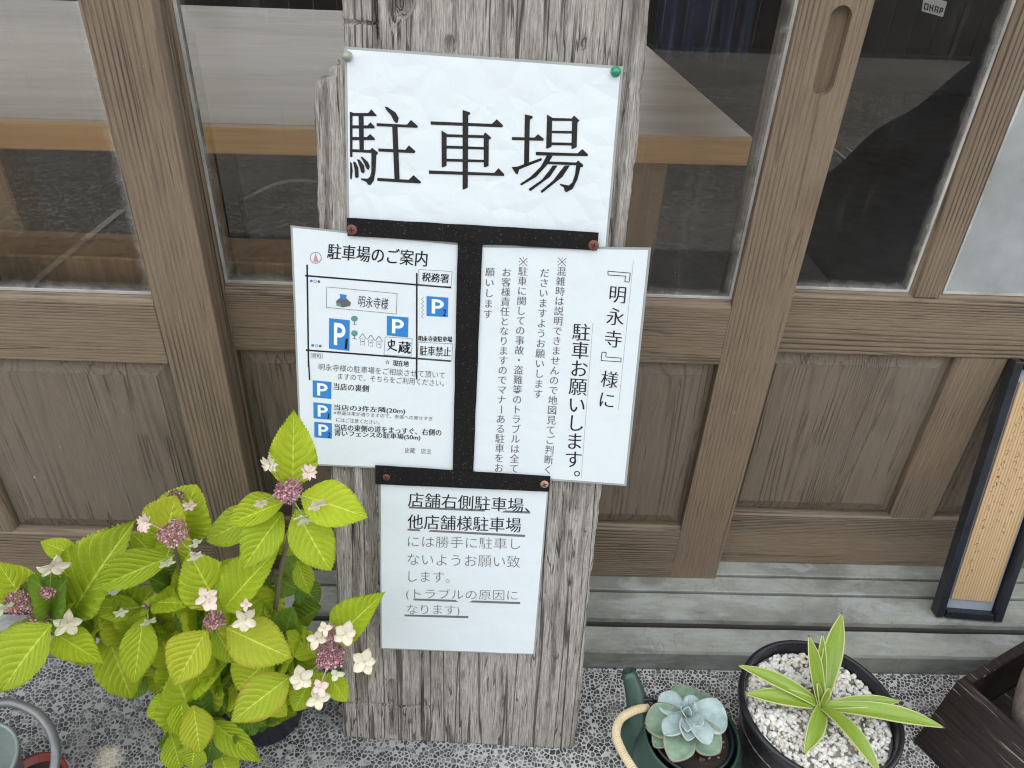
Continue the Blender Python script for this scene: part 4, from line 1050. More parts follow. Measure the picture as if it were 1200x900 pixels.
hy = empty('hydrangea', POTC, 'lacecap hydrangea with yellow-green leaves and pink and cream flower heads in a navy pot', 'plant')
def hp(o): o.matrix_parent_inverse = Matrix.Translation(hy.location).inverted(); return o
leaves = [
 # head A (upper right)
 ((343,572),(344,483),25,LF,.66,-.02,0), ((352,580),(427,603),24,LF,.64,.03,1), ((346,596),(385,669),25,LF,.64,.05,3), ((332,600),(281,668),23,LF,.65,.05,0), ((334,588),(262,615),17,LF,.655,.02,2), ((312,600),(234,634),19,LM_,.67,.01,1),
 # head B
 ((212,630),(219,578),22,LF,.70,.0,3), ((206,650),(103,692),18,LM_,.66,.03,2), ((84,720),(148,613),24,LM_,.67,-.02,0), ((92,652),(47,634),13,LF,.71,.0,1), ((182,655),(160,626),15,LF,.71,0,3), ((212,655),(188,702),18,LD,.70,.02,1), ((213,640),(224,672),10,LF,.69,.02,4),
 # head C
 ((34,712),(0,663),20,LF,.67,0,1), ((48,713),(84,690),15,LF,.68,0,3), ((62,730),(-6,812),27,LM_,.60,.06,0), ((64,742),(121,777),18,LF,.64,.03,2), ((32,726),(14,764),12,LF,.66,.02,1), ((8,740),(-28,800),20,LF,.63,.04,3),
 # middle shoot
 ((166,713),(104,712),15,LF,.67,.02,1), ((180,706),(223,706),11,LF,.66,.02,0), ((168,722),(156,804),20,LF,.65,.06,1), ((124,738),(154,824),25,LM_,.67,.05,3), ((168,790),(150,820),14,LD,.68,.03,1), ((174,712),(163,722),4,LF,.66,.01,1), ((178,710),(190,700),4,LF,.66,.0,1),
 # head D
 ((258,714),(226,657),24,LF,.645,.0,3), ((262,714),(323,641),20,LF,.635,-.02,0), ((264,735),(334,769),25,LY,.62,.04,3), ((243,738),(202,805),25,LY,.61,.05,2), ((252,738),(276,776),16,LF,.63,.03,1), ((285,690),(328,737),28,LF,.67,.02,3), ((203,786),(183,727),18,LY,.645,-.02,1), ((232,712),(215,752),18,LD,.665,.02,1), ((222,808),(269,771),15,LF,.62,-.01,2), ((300,690),(262,660),20,LF,.68,0,3),
 # head E
 ((341,792),(268,847),25,LE,.59,.05,0), ((318,770),(273,812),30,LF,.625,.03,3), ((392,750),(449,694),20,LF,.62,-.02,2), ((371,769),(339,741),14,LF,.625,0,1), ((384,788),(405,822),13,LF,.61,.03,3), ((362,800),(344,834),15,LF,.60,.03,1), ((385,790),(372,806),9,LF,.60,.01,1),
 # leaves behind, their shade put into the deep green
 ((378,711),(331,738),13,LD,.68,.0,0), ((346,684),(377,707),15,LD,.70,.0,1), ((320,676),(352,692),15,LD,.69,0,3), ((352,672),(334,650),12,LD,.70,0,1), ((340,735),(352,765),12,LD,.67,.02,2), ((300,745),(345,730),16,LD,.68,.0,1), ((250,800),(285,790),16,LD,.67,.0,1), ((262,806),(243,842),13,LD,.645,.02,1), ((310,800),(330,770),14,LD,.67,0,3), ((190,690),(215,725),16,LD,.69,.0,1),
 # low shoot
 ((209,816),(169,841),14,LF,.62,.02,1), ((211,816),(218,869),12,LF,.61,.03,2), ((226,826),(236,886),19,LY,.60,.04,3), ((214,850),(190,862),12,LF,.62,.01,1), ((200,860),(213,903),17,LF,.60,.03,3), ((206,802),(190,776),12,LF,.64,0,1), ((247,844),(307,894),15,LF,.61,.03,2), ((240,792),(246,832),11,LD,.635,.02,1), ((255,880),(275,920),16,LF,.60,.03,3),
 ((230,870),(222,905),14,LF,.59,.02,1), ((290,800),(262,830),15,LD,.655,.01,0), ((318,830),(290,852),13,LD,.64,.01,1),
]
leaves += [
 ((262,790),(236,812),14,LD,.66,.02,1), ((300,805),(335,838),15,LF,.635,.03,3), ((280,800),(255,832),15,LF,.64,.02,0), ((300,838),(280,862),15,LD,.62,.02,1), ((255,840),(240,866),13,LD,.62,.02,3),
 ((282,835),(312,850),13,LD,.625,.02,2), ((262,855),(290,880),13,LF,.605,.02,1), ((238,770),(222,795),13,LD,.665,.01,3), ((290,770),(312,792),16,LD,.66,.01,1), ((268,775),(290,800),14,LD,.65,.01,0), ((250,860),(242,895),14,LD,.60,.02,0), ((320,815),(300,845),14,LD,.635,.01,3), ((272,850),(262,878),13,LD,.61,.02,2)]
rl = random.Random(21)
anchors = [(225,845,.62,10), (255,780,.65,8), (120,745,.67,5), (60,720,.67,4), (225,680,.68,6), (290,825,.65,9), (320,745,.66,6), (205,640,.69,3),(250,735,.655,11), (200,725,.665,7), (300,700,.665,6), (160,735,.668,5), (330,780,.64,5), (235,810,.64,9), (290,760,.66,7), (205,760,.66,6), (345,640,.675,3)]
for ax_, ay_, yy_, cnt_ in anchors:
    for q_ in range(cnt_):
        an_ = rl.uniform(0, 6.283); ln_ = rl.uniform(24, 50); ox_, oy_ = rl.gauss(0, 11), rl.gauss(0, 9)
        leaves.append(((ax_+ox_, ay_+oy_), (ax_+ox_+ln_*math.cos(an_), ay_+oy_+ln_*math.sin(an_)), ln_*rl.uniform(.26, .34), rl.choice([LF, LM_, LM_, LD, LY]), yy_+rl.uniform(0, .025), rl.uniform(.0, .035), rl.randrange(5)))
for i, (b_, t_, hw, mt_, yb, dy, vr) in enumerate(leaves):
    leaf(hy, b_, t_, hw*.98, mt_, yb, dy, vr, roll=random.uniform(-.25, .25), up=random.uniform(.25, .6))
def stem_px(pts, rs, mat, nm='stem', parent=None):
    P3 = [at_y(*p[:2], p[2]) for p in pts]; Q = []
    for i in range(len(P3)-1):
        p0 = P3[max(i-1, 0)]; p1 = P3[i]; p2 = P3[i+1]; p3 = P3[min(i+2, len(P3)-1)]
        for k_ in range(6):
            t = k_/6; Q.append(.5*((2*p1)+(p2-p0)*t+(2*p0-5*p1+4*p2-p3)*t*t+(3*p1-p0-3*p2+p3)*t**3))
    Q.append(P3[-1]); r0, r1 = rs
    o = tube(nm, Q, [r0+(r1-r0)*i/(len(Q)-1) for i in range(len(Q))], mat, parent or hy, 7); return hp(o) if (parent or hy) is hy else o
foot = (302, 812, .695)
for pts, rs, mt_ in (
  ([foot, (318, 745, .67), (330, 665, .67), (345, 600, .655), (340, 582, .65)], (.0042, .0022), WOODY),
  ([foot, (262, 790, .68), (225, 715, .68), (208, 655, .67), (203, 632, .66)], (.004, .002), WOODY),
  ([foot, (215, 800, .68), (110, 742, .68), (62, 732, .655), (36, 712, .66)], (.004, .002), STEM),
  ([foot, (240, 785, .67), (195, 735, .67), (172, 712, .665)], (.0035, .002), WOODY),
  ([foot, (283, 785, .67), (262, 745, .64), (254, 728, .635)], (.004, .002), STEM),
  ([foot, (338, 800, .66), (368, 785, .63), (386, 772, .615)], (.0038, .002), STEM),
  ([foot, (262, 825, .66), (232, 820, .635), (211, 812, .62)], (.0035, .002), STEM),
  ([(195, 778, .66), (186, 765, .655), (172, 722, .655)], (.0018, .0016), STEM),
  ([(124, 738, .67), (128, 722, .672), (150, 712, .67)], (.0016, .0014), STEM),
  ([(84, 720, .67), (78, 735, .668), (66, 736, .66)], (.0018, .0016), STEM)):
    stem_px(pts, rs, mt_)
# flower heads
BUD = [flat('bud_pink', (.46, .20, .24), .5, var=.3), flat('bud_dusky', (.28, .11, .14), .6, var=.3), flat('bud_pale', (.60, .40, .42), .5), flat('bud_brown', (.14, .09, .06), .8)]
PET = flat('cream_sepal', (.68, .62, .47), .6, bumps=.25, bscale=300, var=.2); PETP = flat('pinkish_sepal', (.70, .58, .49), .6, bumps=.25, bscale=300, var=.12); PETG = flat('greenish_sepal', (.62, .64, .44), .6, bumps=.2, bscale=300)
def ico(r=1, sub=1):
    bm = bmesh.new(); bmesh.ops.create_icosphere(bm, subdivisions=sub, radius=r); V = [v.co.copy() for v in bm.verts]; F = [tuple(v.index for v in f.verts) for f in bm.faces]; bm.free(); return V, F
ICOV, ICOF = ico(); 
def head(px, y, rpx, brown=False, n=120):
    c = at_y(*px, y); d = (c-CAMP).dot(Fv); r = rpx*d/880
    t = bpy.data.objects.new('flower_head', None); t.empty_display_size = .02; COL.objects.link(t); t.parent = hy; hp(t); t.matrix_basis = Matrix.Translation(c)
    V, F, MI = [], [], []; nrm = ((CAMP-c).normalized()*.5+Vector((0, -.1, .8))).normalized(); a, b = frame_of(nrm, Vector((0, 1, 0)))
    for i in range(n):
        q = math.sqrt((i+.5)/n)*1.0; an = i*2.39996; lump = .25*mn.noise(Vector((math.cos(an)*q*2, math.sin(an)*q*2, px[0])))
        p = (a*math.cos(an)+b*math.sin(an))*(q*r*(1+lump))+nrm*(r*.42*math.sqrt(max(0, 1-q*q*.9))+random.uniform(-.0018, .0018))
        s_ = random.uniform(.0011, .0021)*(1 if rpx > 12 else .9); k0 = len(V)
        for v in ICOV: V.append(p+v*s_)
        F += [tuple(k0+j for j in f) for f in ICOF]; MI += [3 if brown and random.random() < .7 else random.choice([0, 0, 0, 1, 1, 2])]*len(ICOF)
        if i % 4 == 0:
            tv, tf = tube_geo([p-nrm*.001, (p*.25)-nrm*r*.55], .0005, 4); k0 = len(V); V += tv; F += [tuple(k0+j for j in f) for f in tf]; MI += [2]*len(tf)
        if i % 3 == 0:      # stamens
            e = p+(nrm+a*random.uniform(-.8, .8)+b*random.uniform(-.8, .8)).normalized()*random.uniform(.003, .006)
            tv, tf = tube_geo([p, e], .00022, 3); k0 = len(V); V += tv; F += [tuple(k0+j for j in f) for f in tf]; MI += [2]*len(tf)
    o = mesh_obj('buds', V, F, BUD, t, True, MI); o['kind'] = 'stuff'
    return t
HA = head((338,577),.645,16); HB = head((203,626),.655,17); HB2 = head((206,583),.70,9,True,60); HC = head((25,706),.655,17); HC2 = head((46,723),.65,12,n=80); HC3 = head((57,694),.655,9,n=50)
HD = head((252,728),.625,12,n=90); HD2 = head((284,716),.62,7,n=30); HE = head((388,768),.605,18,n=150); HE2 = head((386,742),.61,10,n=60); HM = head((174,708),.66,6,True,24); HC4 = head((22,738),.645,7,n=24)
def floret(parent, px, y, rpx, npet=5, facing=(0, 0), mat=PET, root=None):
    c = at_y(*px, y); d = (c-CAMP).dot(Fv); r = rpx*.9*d/880
    view = (CAMP-c).normalized(); side, upv = frame_of(view, Vector((0, 0, 1)))
    nrm = (view+side*facing[0]+upv*facing[1]).normalized(); a, b = frame_of(nrm, Vector((0, 0, 1))); V, F = [], []; ph = random.random()*6
    for kp in range(npet):
        an = ph+2*math.pi*kp/npet+random.uniform(-.15, .15); dr = a*math.cos(an)+b*math.sin(an); cr = nrm.cross(dr); L_ = r*random.uniform(.85, 1.15); W_ = r*random.uniform(.30, .38)*(5/npet)**.5*(1.3 if npet == 5 and abs(facing[1]) < .35 else 1)
        k0 = len(V); NL, NW = 7, 4; cup = random.uniform(-.06, .28)
        for i in range(NL+1):
            t = i/NL; wd = max(.02, math.sin(math.pi*min(1, t*.92+.06))**.7)
            for j in range(-NW, NW+1):
                u = j/NW; V.append(dr*(L_*(t+.05*(1-u*u)*(t > .8)))+cr*(u*wd*W_)+nrm*(L_*(cup*math.sin(t*2.4)+.16*u*u*t+.035*math.sin(u*8+kp+t*3))+kp*.0003))
        n = 2*NW+1
        for i in range(NL):
            for j in range(n-1): q = k0+i*n+j; F.append((q, q+1, q+n+1, q+n))
    for i in range(4):
        k0 = len(V)
        for v in ICOV: V.append(v*.0009+nrm*.0012+a*random.uniform(-.001, .001)+b*random.uniform(-.001, .001))
        F += [tuple(k0+j for j in f) for f in ICOF]
    o = mesh_obj('sepals', V, F, mat, parent, True); 
    off = c-parent.matrix_basis.translation
    o.location = off
    so = o.modifiers.new('thick', 'SOLIDIFY'); so.thickness = .0003
    tube('flower_stalk', bez(Vector((0, 0, -.004)), off*.5+Vector((0, 0, .002)), off-nrm*.0006, 6), .0007, BUD[2] if mat is PETP else STEM, parent, 5)
for hd, lst in (
  (HA, [((317,543),.635,12,9,(.9,.5),PET), ((361,554),.64,11,9,(-.4,-.2),PETP), ((306,588),.625,10,5,(.3,1.4),PET), ((371,590),.62,13,5,(-.3,1.3),PET), ((356,606),.62,13,6,(0,2.4),PETG)]),
  (HB, [((170,612),.65,12,10,(.9,.3),PETP), ((229,635),.64,9,5,(-.3,1.6),PETG), ((228,650),.63,11,5,(-.2,1.5),PET), ((195,658),.63,11,5,(.1,1.7),PETG)]),
  (HB2, [((222,592),.69,9,5,(0,.6),PETP)]),
  (HC3, [((62,662),.645,20,5,(.0,1.1),PET)]), (HC2, [((79,730),.635,19,5,(.2,.5),PET)]), (HC, [((2,712),.64,14,5,(.3,1.2),PETG)]), (HC4, [((22,768),.625,22,6,(0,1.5),PET)]),
  (HM, [((173,727),.64,11,5,(0,1.9),PETG), ((141,716),.655,9,5,(.2,1.0),PETG)]),
  (HD, [((241,699),.615,14,4,(0,.2),PETP), ((246,706),.612,11,5,(.2,.1),PETP)]), (HD2, [((287,726),.605,17,5,(.1,.6),PET), ((289,708),.61,9,4,(.6,.2),PETP)]),
  (HE2, [((371,748),.60,14,4,(0,.3),PET), ((405,742),.60,15,5,(0,.2),PET), ((381,736),.605,10,4,(.2,.1),PET)]),
  (HE, [((427,775),.595,16,5,(0,.2),PET), ((353,795),.585,16,5,(.1,.3),PET), ((372,819),.575,16,4,(0,.2),PET), ((375,805),.58,12,4,(.1,.1),PETP), ((394,790),.59,10,3,(0,.6),PETG)])):
    for px, y, r_, n_, f_, m_ in lst: floret(hd, px, y, r_, n_, f_, m_)
NAVYP = flat('navy_plastic', (.008, .011, .024), .35, spec=.5, bumps=.1); SOIL = flat('dark_soil', (.035, .026, .02), .95, bumps=1, bscale=260, var=.5)
pot = [(.0001, .001), (.052, .001), (.054, .004), (.064, .078), (.068, .080), (.0695, .083), (.0695, .092), (.067, .094), (.063, .094), (.061, .09), (.058, .05), (.0001, .045)]
hp(lathe('pot', pot, NAVYP, hy)).matrix_basis = Matrix.Translation(POTC)
hp(lathe('soil', [(.0001, .080), (.04, .081), (.0605, .079), (.059, .06)], SOIL, hy, 32)).matrix_basis = Matrix.Translation(POTC)

# ---- black pot with white pumice and a strap-leaved succulent
PC = Vector((.483, .634, 0)); RZ = .15
ag = empty('succulent_pot', PC, 'black round pot of white pumice with a strap-leaved green succulent with cream leaf margins', 'potted plant')
BLKP = flat('black_plastic', (.012, .012, .017), .32, bumps=.12, bscale=60)
lathe('pot', [(.0001, 0), (.083, 0), (.086, .003), (.1065, .134), (.110, .136), (.1125, .139), (.1125, .149), (.110, .1515), (.1065, .1515), (.1045, .148), (.101, .10), (.0001, .095)], BLKP, ag, 96)
lathe('grit_bed', [(.0001, .131), (.06, .131), (.1028, .129), (.1015, .10)], flat('grit_dust', (.30, .27, .23), .95), ag, 48)
V, F, MI = [], [], []
def stone(p, s_, mi_):
    b = len(V); sx_, sy_, sz_ = (s_*random.uniform(.75, 1.3) for _ in range(3)); rot = Matrix.Rotation(random.random()*6, 3, 'Z') @ Matrix.Rotation(random.random()*3, 3, 'X'); sd_ = random.random()*99
    for v in ICO2[0]:
        q = v*(1+.28*mn.noise(v*1.6+Vector((sd_, 0, 0)))); V.append(p+rot @ Vector((q.x*sx_, q.y*sy_, q.z*sz_*.8)))
    F.extend(tuple(b+j for j in f) for f in ICO2[1]); MI.extend([mi_]*len(ICO2[1]))
ICO2 = ico(1, 2)
for layer, zz, cnt in ((0, .1315, 1150), (1, .1345, 800)):
    for i in range(cnt):
        rr = math.sqrt(random.random())*.0985; an = random.random()*6.2832
        p = Vector((rr*math.cos(an)+random.uniform(-.0012, .0012), rr*math.sin(an)+random.uniform(-.0012, .0012), zz+random.uniform(-.0015, .0022)))
        stone(p, random.choice([.0022, .0028, .0034, .0042]), random.choice([0, 0, 0, 0, 0, 1, 1, 2 if random.random() < .25 else 0]))
for (dx, dy, c_) in ((-.028, .035, 26), (-.022, .02, 16), (.03, -.035, 8), (.05, -.025, 5)):
    for i in range(c_):
        stone(Vector((dx+random.gauss(0, .009), dy+random.gauss(0, .008), .137)), random.uniform(.0014, .003), random.choice([3, 3, 4, 2]))
PUM = [flat('pumice_white', (.84, .82, .77), .9, bumps=.8, bscale=700, var=.08), flat('pumice_cream', (.72, .67, .58), .9, bumps=.8, bscale=700), flat('grit_grey', (.25, .24, .22), .9), flat('bark_brown', (.11, .065, .035), .9), flat('moss_olive', (.16, .15, .04), .9)]
o = mesh_obj('pumice_grit', V, F, PUM, ag, True, MI); o['kind'] = 'stuff'
def mat_strap(name, base, deep, margin):
    m = NT(name); uv = m.n('ShaderNodeUVMap'); sx = m.n('ShaderNodeSeparateXYZ'); m.t.links.new(uv.outputs[0], sx.inputs[0])
    au = m.math('ABSOLUTE', sx.outputs[0]); n = m.noise(m.coord((1, 1, 1), 'UV'), 3, 4, .6)
    ln = m.noise(m.coord((7, .6, 1), 'UV'), 3, 3, .6)
    c = m.mix(m.ramp(m.math('ADD', m.math('MULTIPLY', ln, .6), m.math('MULTIPLY', n, .4)), [(.35, 0), (.65, 1)]), deep, base)
    c = m.mix(m.ramp(au, [(.89, 0), (.96, .85)]), c, margin)
    c = m.mix(m.ramp(sx.outputs[1], [(.965, 0), (.99, 1)]), c, (.10, .10, .05))
    return m.fin(c, .35, m.bump(ln, .1, .001), Specular_IOR_Level=.5, Subsurface_Weight=.0)
STRAP = mat_strap('strap_leaf', (.30, .41, .05), (.15, .25, .03), (.56, .58, .27))
def strap(parent, A, B, w_, mat, bend=.02, wide=.55, fold=.35, nm='leaf', tip=1.15, upref=None):
    A, B = Vector(A), Vector(B); L_ = (B-A).length; Y = (B-A).normalized(); up = upref or Vector((0, -.35, 1)); Z = (up-Y*up.dot(Y)).normalized(); X = Y.cross(Z)
    V, F, UV = [], [], []; NL, NW = 26, 5
    for i in range(NL+1):
        t = i/NL; wd = (.45+.55*math.sin(math.pi/2*min(1, t/wide))) if t < wide else max(0, 1-((t-wide)/(1-wide))**2)**tip
        c = A+Y*(L_*t)+Z*(bend*4*t*(1-t))
        for j in range(-NW, NW+1):
            u = j/NW; V.append(c+X*(u*wd*w_)+Z*(fold*w_*wd*(u*u))-parent.location); UV.append((u, t))
    n = 2*NW+1
    for i in range(NL):
        for j in range(n-1): a = i*n+j; F.append((a, a+1, a+n+1, a+n))
    o = mesh_obj(nm, V, F, mat, parent, True); l = o.data.uv_layers.new(name='UVMap')
    for li, lp in enumerate(o.data.loops): l.data[li].uv = UV[lp.vertex_index]
    so = o.modifiers.new('thick', 'SOLIDIFY'); so.thickness = max(.0016, w_*.14); so.offset = -1
    return o
HUB = at_z(962, 828, .142)
for px, z, wpx, bend, fold in (((864,779),.19,9.5,.012,.5), ((872,813),.165,11,.012,.5), ((948,745),.235,9.5,.0,.6), ((964,743),.22,6,-.004,.8), ((987,718),.245,13,-.006,.45),
                              ((1056,822),.175,8,.012,.4), ((1108,853),.165,11,.022,.4), ((942,884),.15,11.5,.010,.5), ((1034,912),.155,11,.018,.4)):
    T = at_z(*px, z); d = (T-CAMP).dot(Fv); strap(ag, HUB, T, wpx*.86*d/880, STRAP, bend, fold=fold)
for px, z in (((958,800),.185), ((972,806),.18)): strap(ag, HUB, at_z(*px, z), .004, STRAP, 0, fold=.8)

# ---- dark green watering can used as planter, with echeveria
WC = Vector((.303, .615, 0)); CG = flat('dark_green_enamel', (.028, .065, .05), .38, bumps=.1, var=.25, coat=.2)
wc = empty('watering_can', WC, 'dark green watering can with cane-wrapped handle, used as a planter beside the black pot', 'watering can')
lathe('body', [(.0001, 0), (.072, 0), (.076, .004), (.078, .06), (.073, .092), (.0685, .100), (.0685, .104), (.0665, .1055), (.0645, .104), (.0645, .098), (.066, .05), (.0001, .045)], CG, wc, 72)
tipP = at_z(736, 786, .150)-WC; neck = at_z(752, 848, .085)-WC; root = Vector((-.060, .028, .045))
pts = bez(root, (root+neck)/2+Vector((-.012, .006, -.004)), neck, 6)+bez(neck, neck.lerp(tipP, .5)+Vector((.004, 0, 0)), tipP, 10)[1:]
V, F = tube_geo(pts, [.032-.0215*(i/(len(pts)-1))**.7 for i in range(len(pts))], 20, cap=False)
n0 = len(V)-20; ctr = sum((V[i] for i in range(n0, len(V))), Vector())/20; ax = (pts[-1]-pts[-2]).normalized()
rim2 = [ctr+(V[n0+i]-ctr)*.78 for i in range(20)]; deep = [ctr+(V[n0+i]-ctr)*.6-ax*.02 for i in range(20)]
b = len(V); V += rim2+deep
for i in range(20):
    j = (i+1) % 20; F += [(n0+i, n0+j, b+j, b+i), (b+i, b+j, b+20+j, b+20+i)]
F.append(tuple(b+20+i for i in range(20)))
mesh_obj('spout', V, F, CG, wc, True)
lug = at_z(758, 828, .112)-WC
tube('handle_lug', [lug+Vector((.016*math.cos(a), .006*math.sin(a)*.5, .013*math.sin(a))) for a in [i*.42 for i in range(16)]], .0032, BLKP, wc, 8)
CANE = flat('cane', (.70, .58, .36), .6, bumps=.3, bscale=200, var=.25)
hpts = [at_z(*p)-WC for p in ((757,829,.115),(742,833,.128),(727,843,.135),(722,860,.138),(729,880,.140),(741,900,.142),(757,925,.145))]
Q = []
for i in range(len(hpts)-1):
    p0 = hpts[max(i-1, 0)]; p1 = hpts[i]; p2 = hpts[i+1]; p3 = hpts[min(i+2, len(hpts)-1)]
    for k_ in range(8):
        t = k_/8; Q.append(.5*((2*p1)+(p2-p0)*t+(2*p0-5*p1+4*p2-p3)*t*t+(3*p1-p0-3*p2+p3)*t**3))
hd_ = tube('handle', Q, .0040, flat('cane_core', (.16, .11, .05), .8), wc, 10)
V, F = [], []
acc = 0
for i in range(len(Q)-1):         # cane binding: rings side by side along the handle
    steps = max(1, round((Q[i+1]-Q[i]).length/.0052))
    for s_ in range(steps):
        c = Q[i].lerp(Q[i+1], s_/steps); t = (Q[i+1]-Q[i]).normalized(); a, bb = frame_of(t, Vector((0, 0, 1))); k0 = len(V)
        for off, rr in ((-.0019, .0043), (-.0010, .0060), (.0010, .0060), (.0019, .0043)):
            for q in range(12):
                an = 2*math.pi*q/12; V.append(c+t*(off+.0012*math.sin(an))+(a*math.cos(an)+bb*math.sin(an))*rr)
        for r_ in range(3):
            for q in range(12): q2 = (q+1) % 12; F.append((k0+r_*12+q, k0+r_*12+q2, k0+(r_+1)*12+q2, k0+(r_+1)*12+q))
o = mesh_obj('cane_binding', V, F, CANE, hd_, True); o['kind'] = 'stuff'
ec = empty('echeveria', WC+Vector((0, 0, .046)), 'blue-green echeveria rosette growing in a black inner pot inside the watering can', 'succulent')
lathe('inner_pot', [(.0001, 0), (.040, 0), (.056, .054), (.059, .056), (.059, .062), (.055, .062), (.053, .05), (.0001, .046)], BLKP, ec, 48)
lathe('soil', [(.0001, .052), (.03, .0525), (.0535, .051)], SOIL, ec, 32)
V, F, MI = [], [], []
for i in range(60): 
    an = random.random()*6.28; q = math.sqrt(random.random())*.047; stone(Vector((q*math.cos(an), q*math.sin(an), .053)), random.uniform(.0015, .003), random.choice([0, 1, 1, 2]))
o = mesh_obj('gravel_top', V, F, [PUM[3], flat('red_clay_bit', (.22, .10, .05), .9), PUM[2]], ec, True, MI); o['kind'] = 'stuff'
def mat_ech(name, base, deep, red=.0):
    m = NT(name); uv = m.n('ShaderNodeUVMap'); sx = m.n('ShaderNodeSeparateXYZ'); m.t.links.new(uv.outputs[0], sx.inputs[0])
    au = m.math('ABSOLUTE', sx.outputs[0]); e = m.math('MAXIMUM', au, sx.outputs[1]); n = m.noise(m.coord(), 70, 4, .6); n2 = m.noise(m.coord(), 400, 3, .6)
    c = m.mix(m.ramp(n, [(.35, 0), (.65, 1)]), deep, base)
    c = m.mix(m.ramp(n2, [(.60, 0), (.72, .25)]), c, tuple(x*.6 for x in deep))
    c = m.mix(m.ramp(e, [(.95, 0), (.99, .45)]), c, (.66, .60, .52) if not red else (.50, .34, .24))
    return m.fin(c, .6, m.bump(n, .15, .001), Specular_IOR_Level=.3)
EB = mat_ech('echeveria_blue', (.42, .53, .515), (.28, .385, .38)); EG = mat_ech('echeveria_green', (.25, .35, .25), (.15, .24, .165), .5)
EC0 = at_z(803, 845, .118)
for px, z, wpx, mt_, bend in (((802,797),.120,19,EG,.004), ((752,850),.112,22,EG,.006), ((786,897),.112,22,EG,.006), ((848,886),.115,21,EG,.006), ((762,878),.105,16,EG,.004), ((838,812),.112,15,EG,.004),
                              ((858,842),.130,23,EB,.006), ((771,810),.138,18,EB,-.004), ((776,862),.135,15,EB,.002), ((834,876),.140,16,EB,.008), ((815,812),.142,11,EB,0), ((806,870),.140,13,EB,.002),
                              ((826,850),.148,9,EB,0), ((798,828),.152,8,EB,0), ((806,858),.150,7,EB,0)):
    T = at_z(*px, z); d = (T-CAMP).dot(Fv); T = EC0+(T-EC0)*.90; strap(ec, EC0+Vector((0, 0, 0 if mt_ is EG else .012)), T, wpx*d/880*.84, mt_, bend, wide=.66, fold=random.uniform(.15, .55), tip=random.uniform(.62, .85), upref=Vector((random.uniform(-.3, .3), random.uniform(-.5, .1), 1)))
for k_ in range(3):
    an = 2.1*k_; strap(ec, EC0+Vector((0, 0, .02)), EC0+Vector((.007*math.cos(an), .007*math.sin(an), .042)), .0055, EB, 0, wide=.6, fold=.9, tip=.55, upref=Vector((math.cos(an), math.sin(an), .2)))

# ---- dark wooden box with a rounded stone, lower right
def mat_box():
    m = NT('dark_stained_wood'); v = m.coord((1, .05, 1)); b_ = m.coord()
    n = m.noise(v, 160, 5, .7); c = m.mix(m.ramp(n, [(.35, 0), (.7, 1)]), (.010, .007, .006), (.040, .027, .023))
    sc = m.ramp(m.noise(v, 230, 2, .5), [(.63, 0), (.70, .9)]); c = m.mix(m.math('MULTIPLY', sc, m.ramp(m.noise(b_, 16, 3, .6), [(.42, .1), (.6, 1)])), c, (.33, .27, .22))
    sp = m.ramp(m.noise(b_, 330, 1, .5), [(.77, 0), (.80, .6)]); c = m.mix(sp, c, (.36, .30, .26))
    return m.fin(c, .45, m.bump(n, .5, .0015), Specular_IOR_Level=.45)
DK = mat_box()
CO = at_z(1122, 797, .14)
bx = empty('wooden_box', (CO.x, CO.y, 0), 'dark stained wooden box, open on top, at the lower right corner', 'box'); bx.rotation_euler = (0, 0, rad(27))
H = .14; W1, D1, tk = .26, .24, .014; fl = .03
def board(nm, q0, q1, q2, q3, th):
    """slab with the top edge q0-q1, bottom edge q3-q2, thickness vector th"""
    q = [Vector(x) for x in (q0, q1, q2, q3)]; t = Vector(th); bm = bmesh.new(); vs = [bm.verts.new(x) for x in q+[x+t for x in q]]
    for f in ((0,1,2,3),(7,6,5,4),(0,4,5,1),(1,5,6,2),(2,6,7,3),(3,7,4,0)): bm.faces.new([vs[i] for i in f])
    bmesh.ops.recalc_face_normals(bm, faces=bm.faces); bmesh.ops.bevel(bm, geom=list(bm.edges), offset=.0015, segments=2, affect='EDGES'); return bm_obj(nm, bm, DK, bx)
board('side_board', (0, 0, H), (0, -D1, H), (-fl, -D1-fl, 0), (-fl, 0, 0), (tk, 0, 0))
board('side_board', (tk+.0005, 0, H), (W1, 0, H), (W1, 0, 0), (tk+.0005, 0, 0), (0, -tk, 0))
board('side_board', (W1, -tk-.0005, H), (W1, -D1, H), (W1, -D1, 0), (W1, -tk-.0005, 0), (-tk, 0, 0))
board('side_board', (tk+.0005, -D1, H), (W1-tk-.0005, -D1, H), (W1-tk-.0005, -D1, 0), (tk+.0005, -D1, 0), (0, tk, 0))
board('bottom_board', (tk, -tk-.001, .02), (W1-tk, -tk-.001, .02), (W1-tk, -D1+tk, .02), (tk, -D1+tk, .02), (0, 0, -.012))
def mat_stone():
    m = NT('pinkish_stone'); b_ = m.coord(); n = m.noise(b_, 55, 6, .7); n2 = m.noise(b_, 380, 3, .7)
    c = m.mix(m.ramp(n, [(.3, 0), (.7, 1)]), (.20, .155, .13), (.33, .27, .23)); c = m.mix(m.ramp(n2, [(.55, 0), (.7, .4)]), c, (.45, .40, .35)); return m.fin(c, .8, m.bump(m.math('ADD', n, n2), .5, .0015))
SC = at_y(1252, 800, .66)
bm = bmesh.new(); bmesh.ops.create_uvsphere(bm, u_segments=48, v_segments=32, radius=1)
for v in bm.verts: v.co = Vector((v.co.x*.070, v.co.y*.05, v.co.z*.140))*(1+.03*mn.noise(v.co*1.7))
o = bm_obj('stone', bm, mat_stone(), None, True); o.location = (SC.x, SC.y, .175); o.rotation_euler = (rad(-8), rad(5), rad(20))
tag(o, 'large rounded pinkish-grey stone standing in the dark wooden box at the right edge', 'stone')

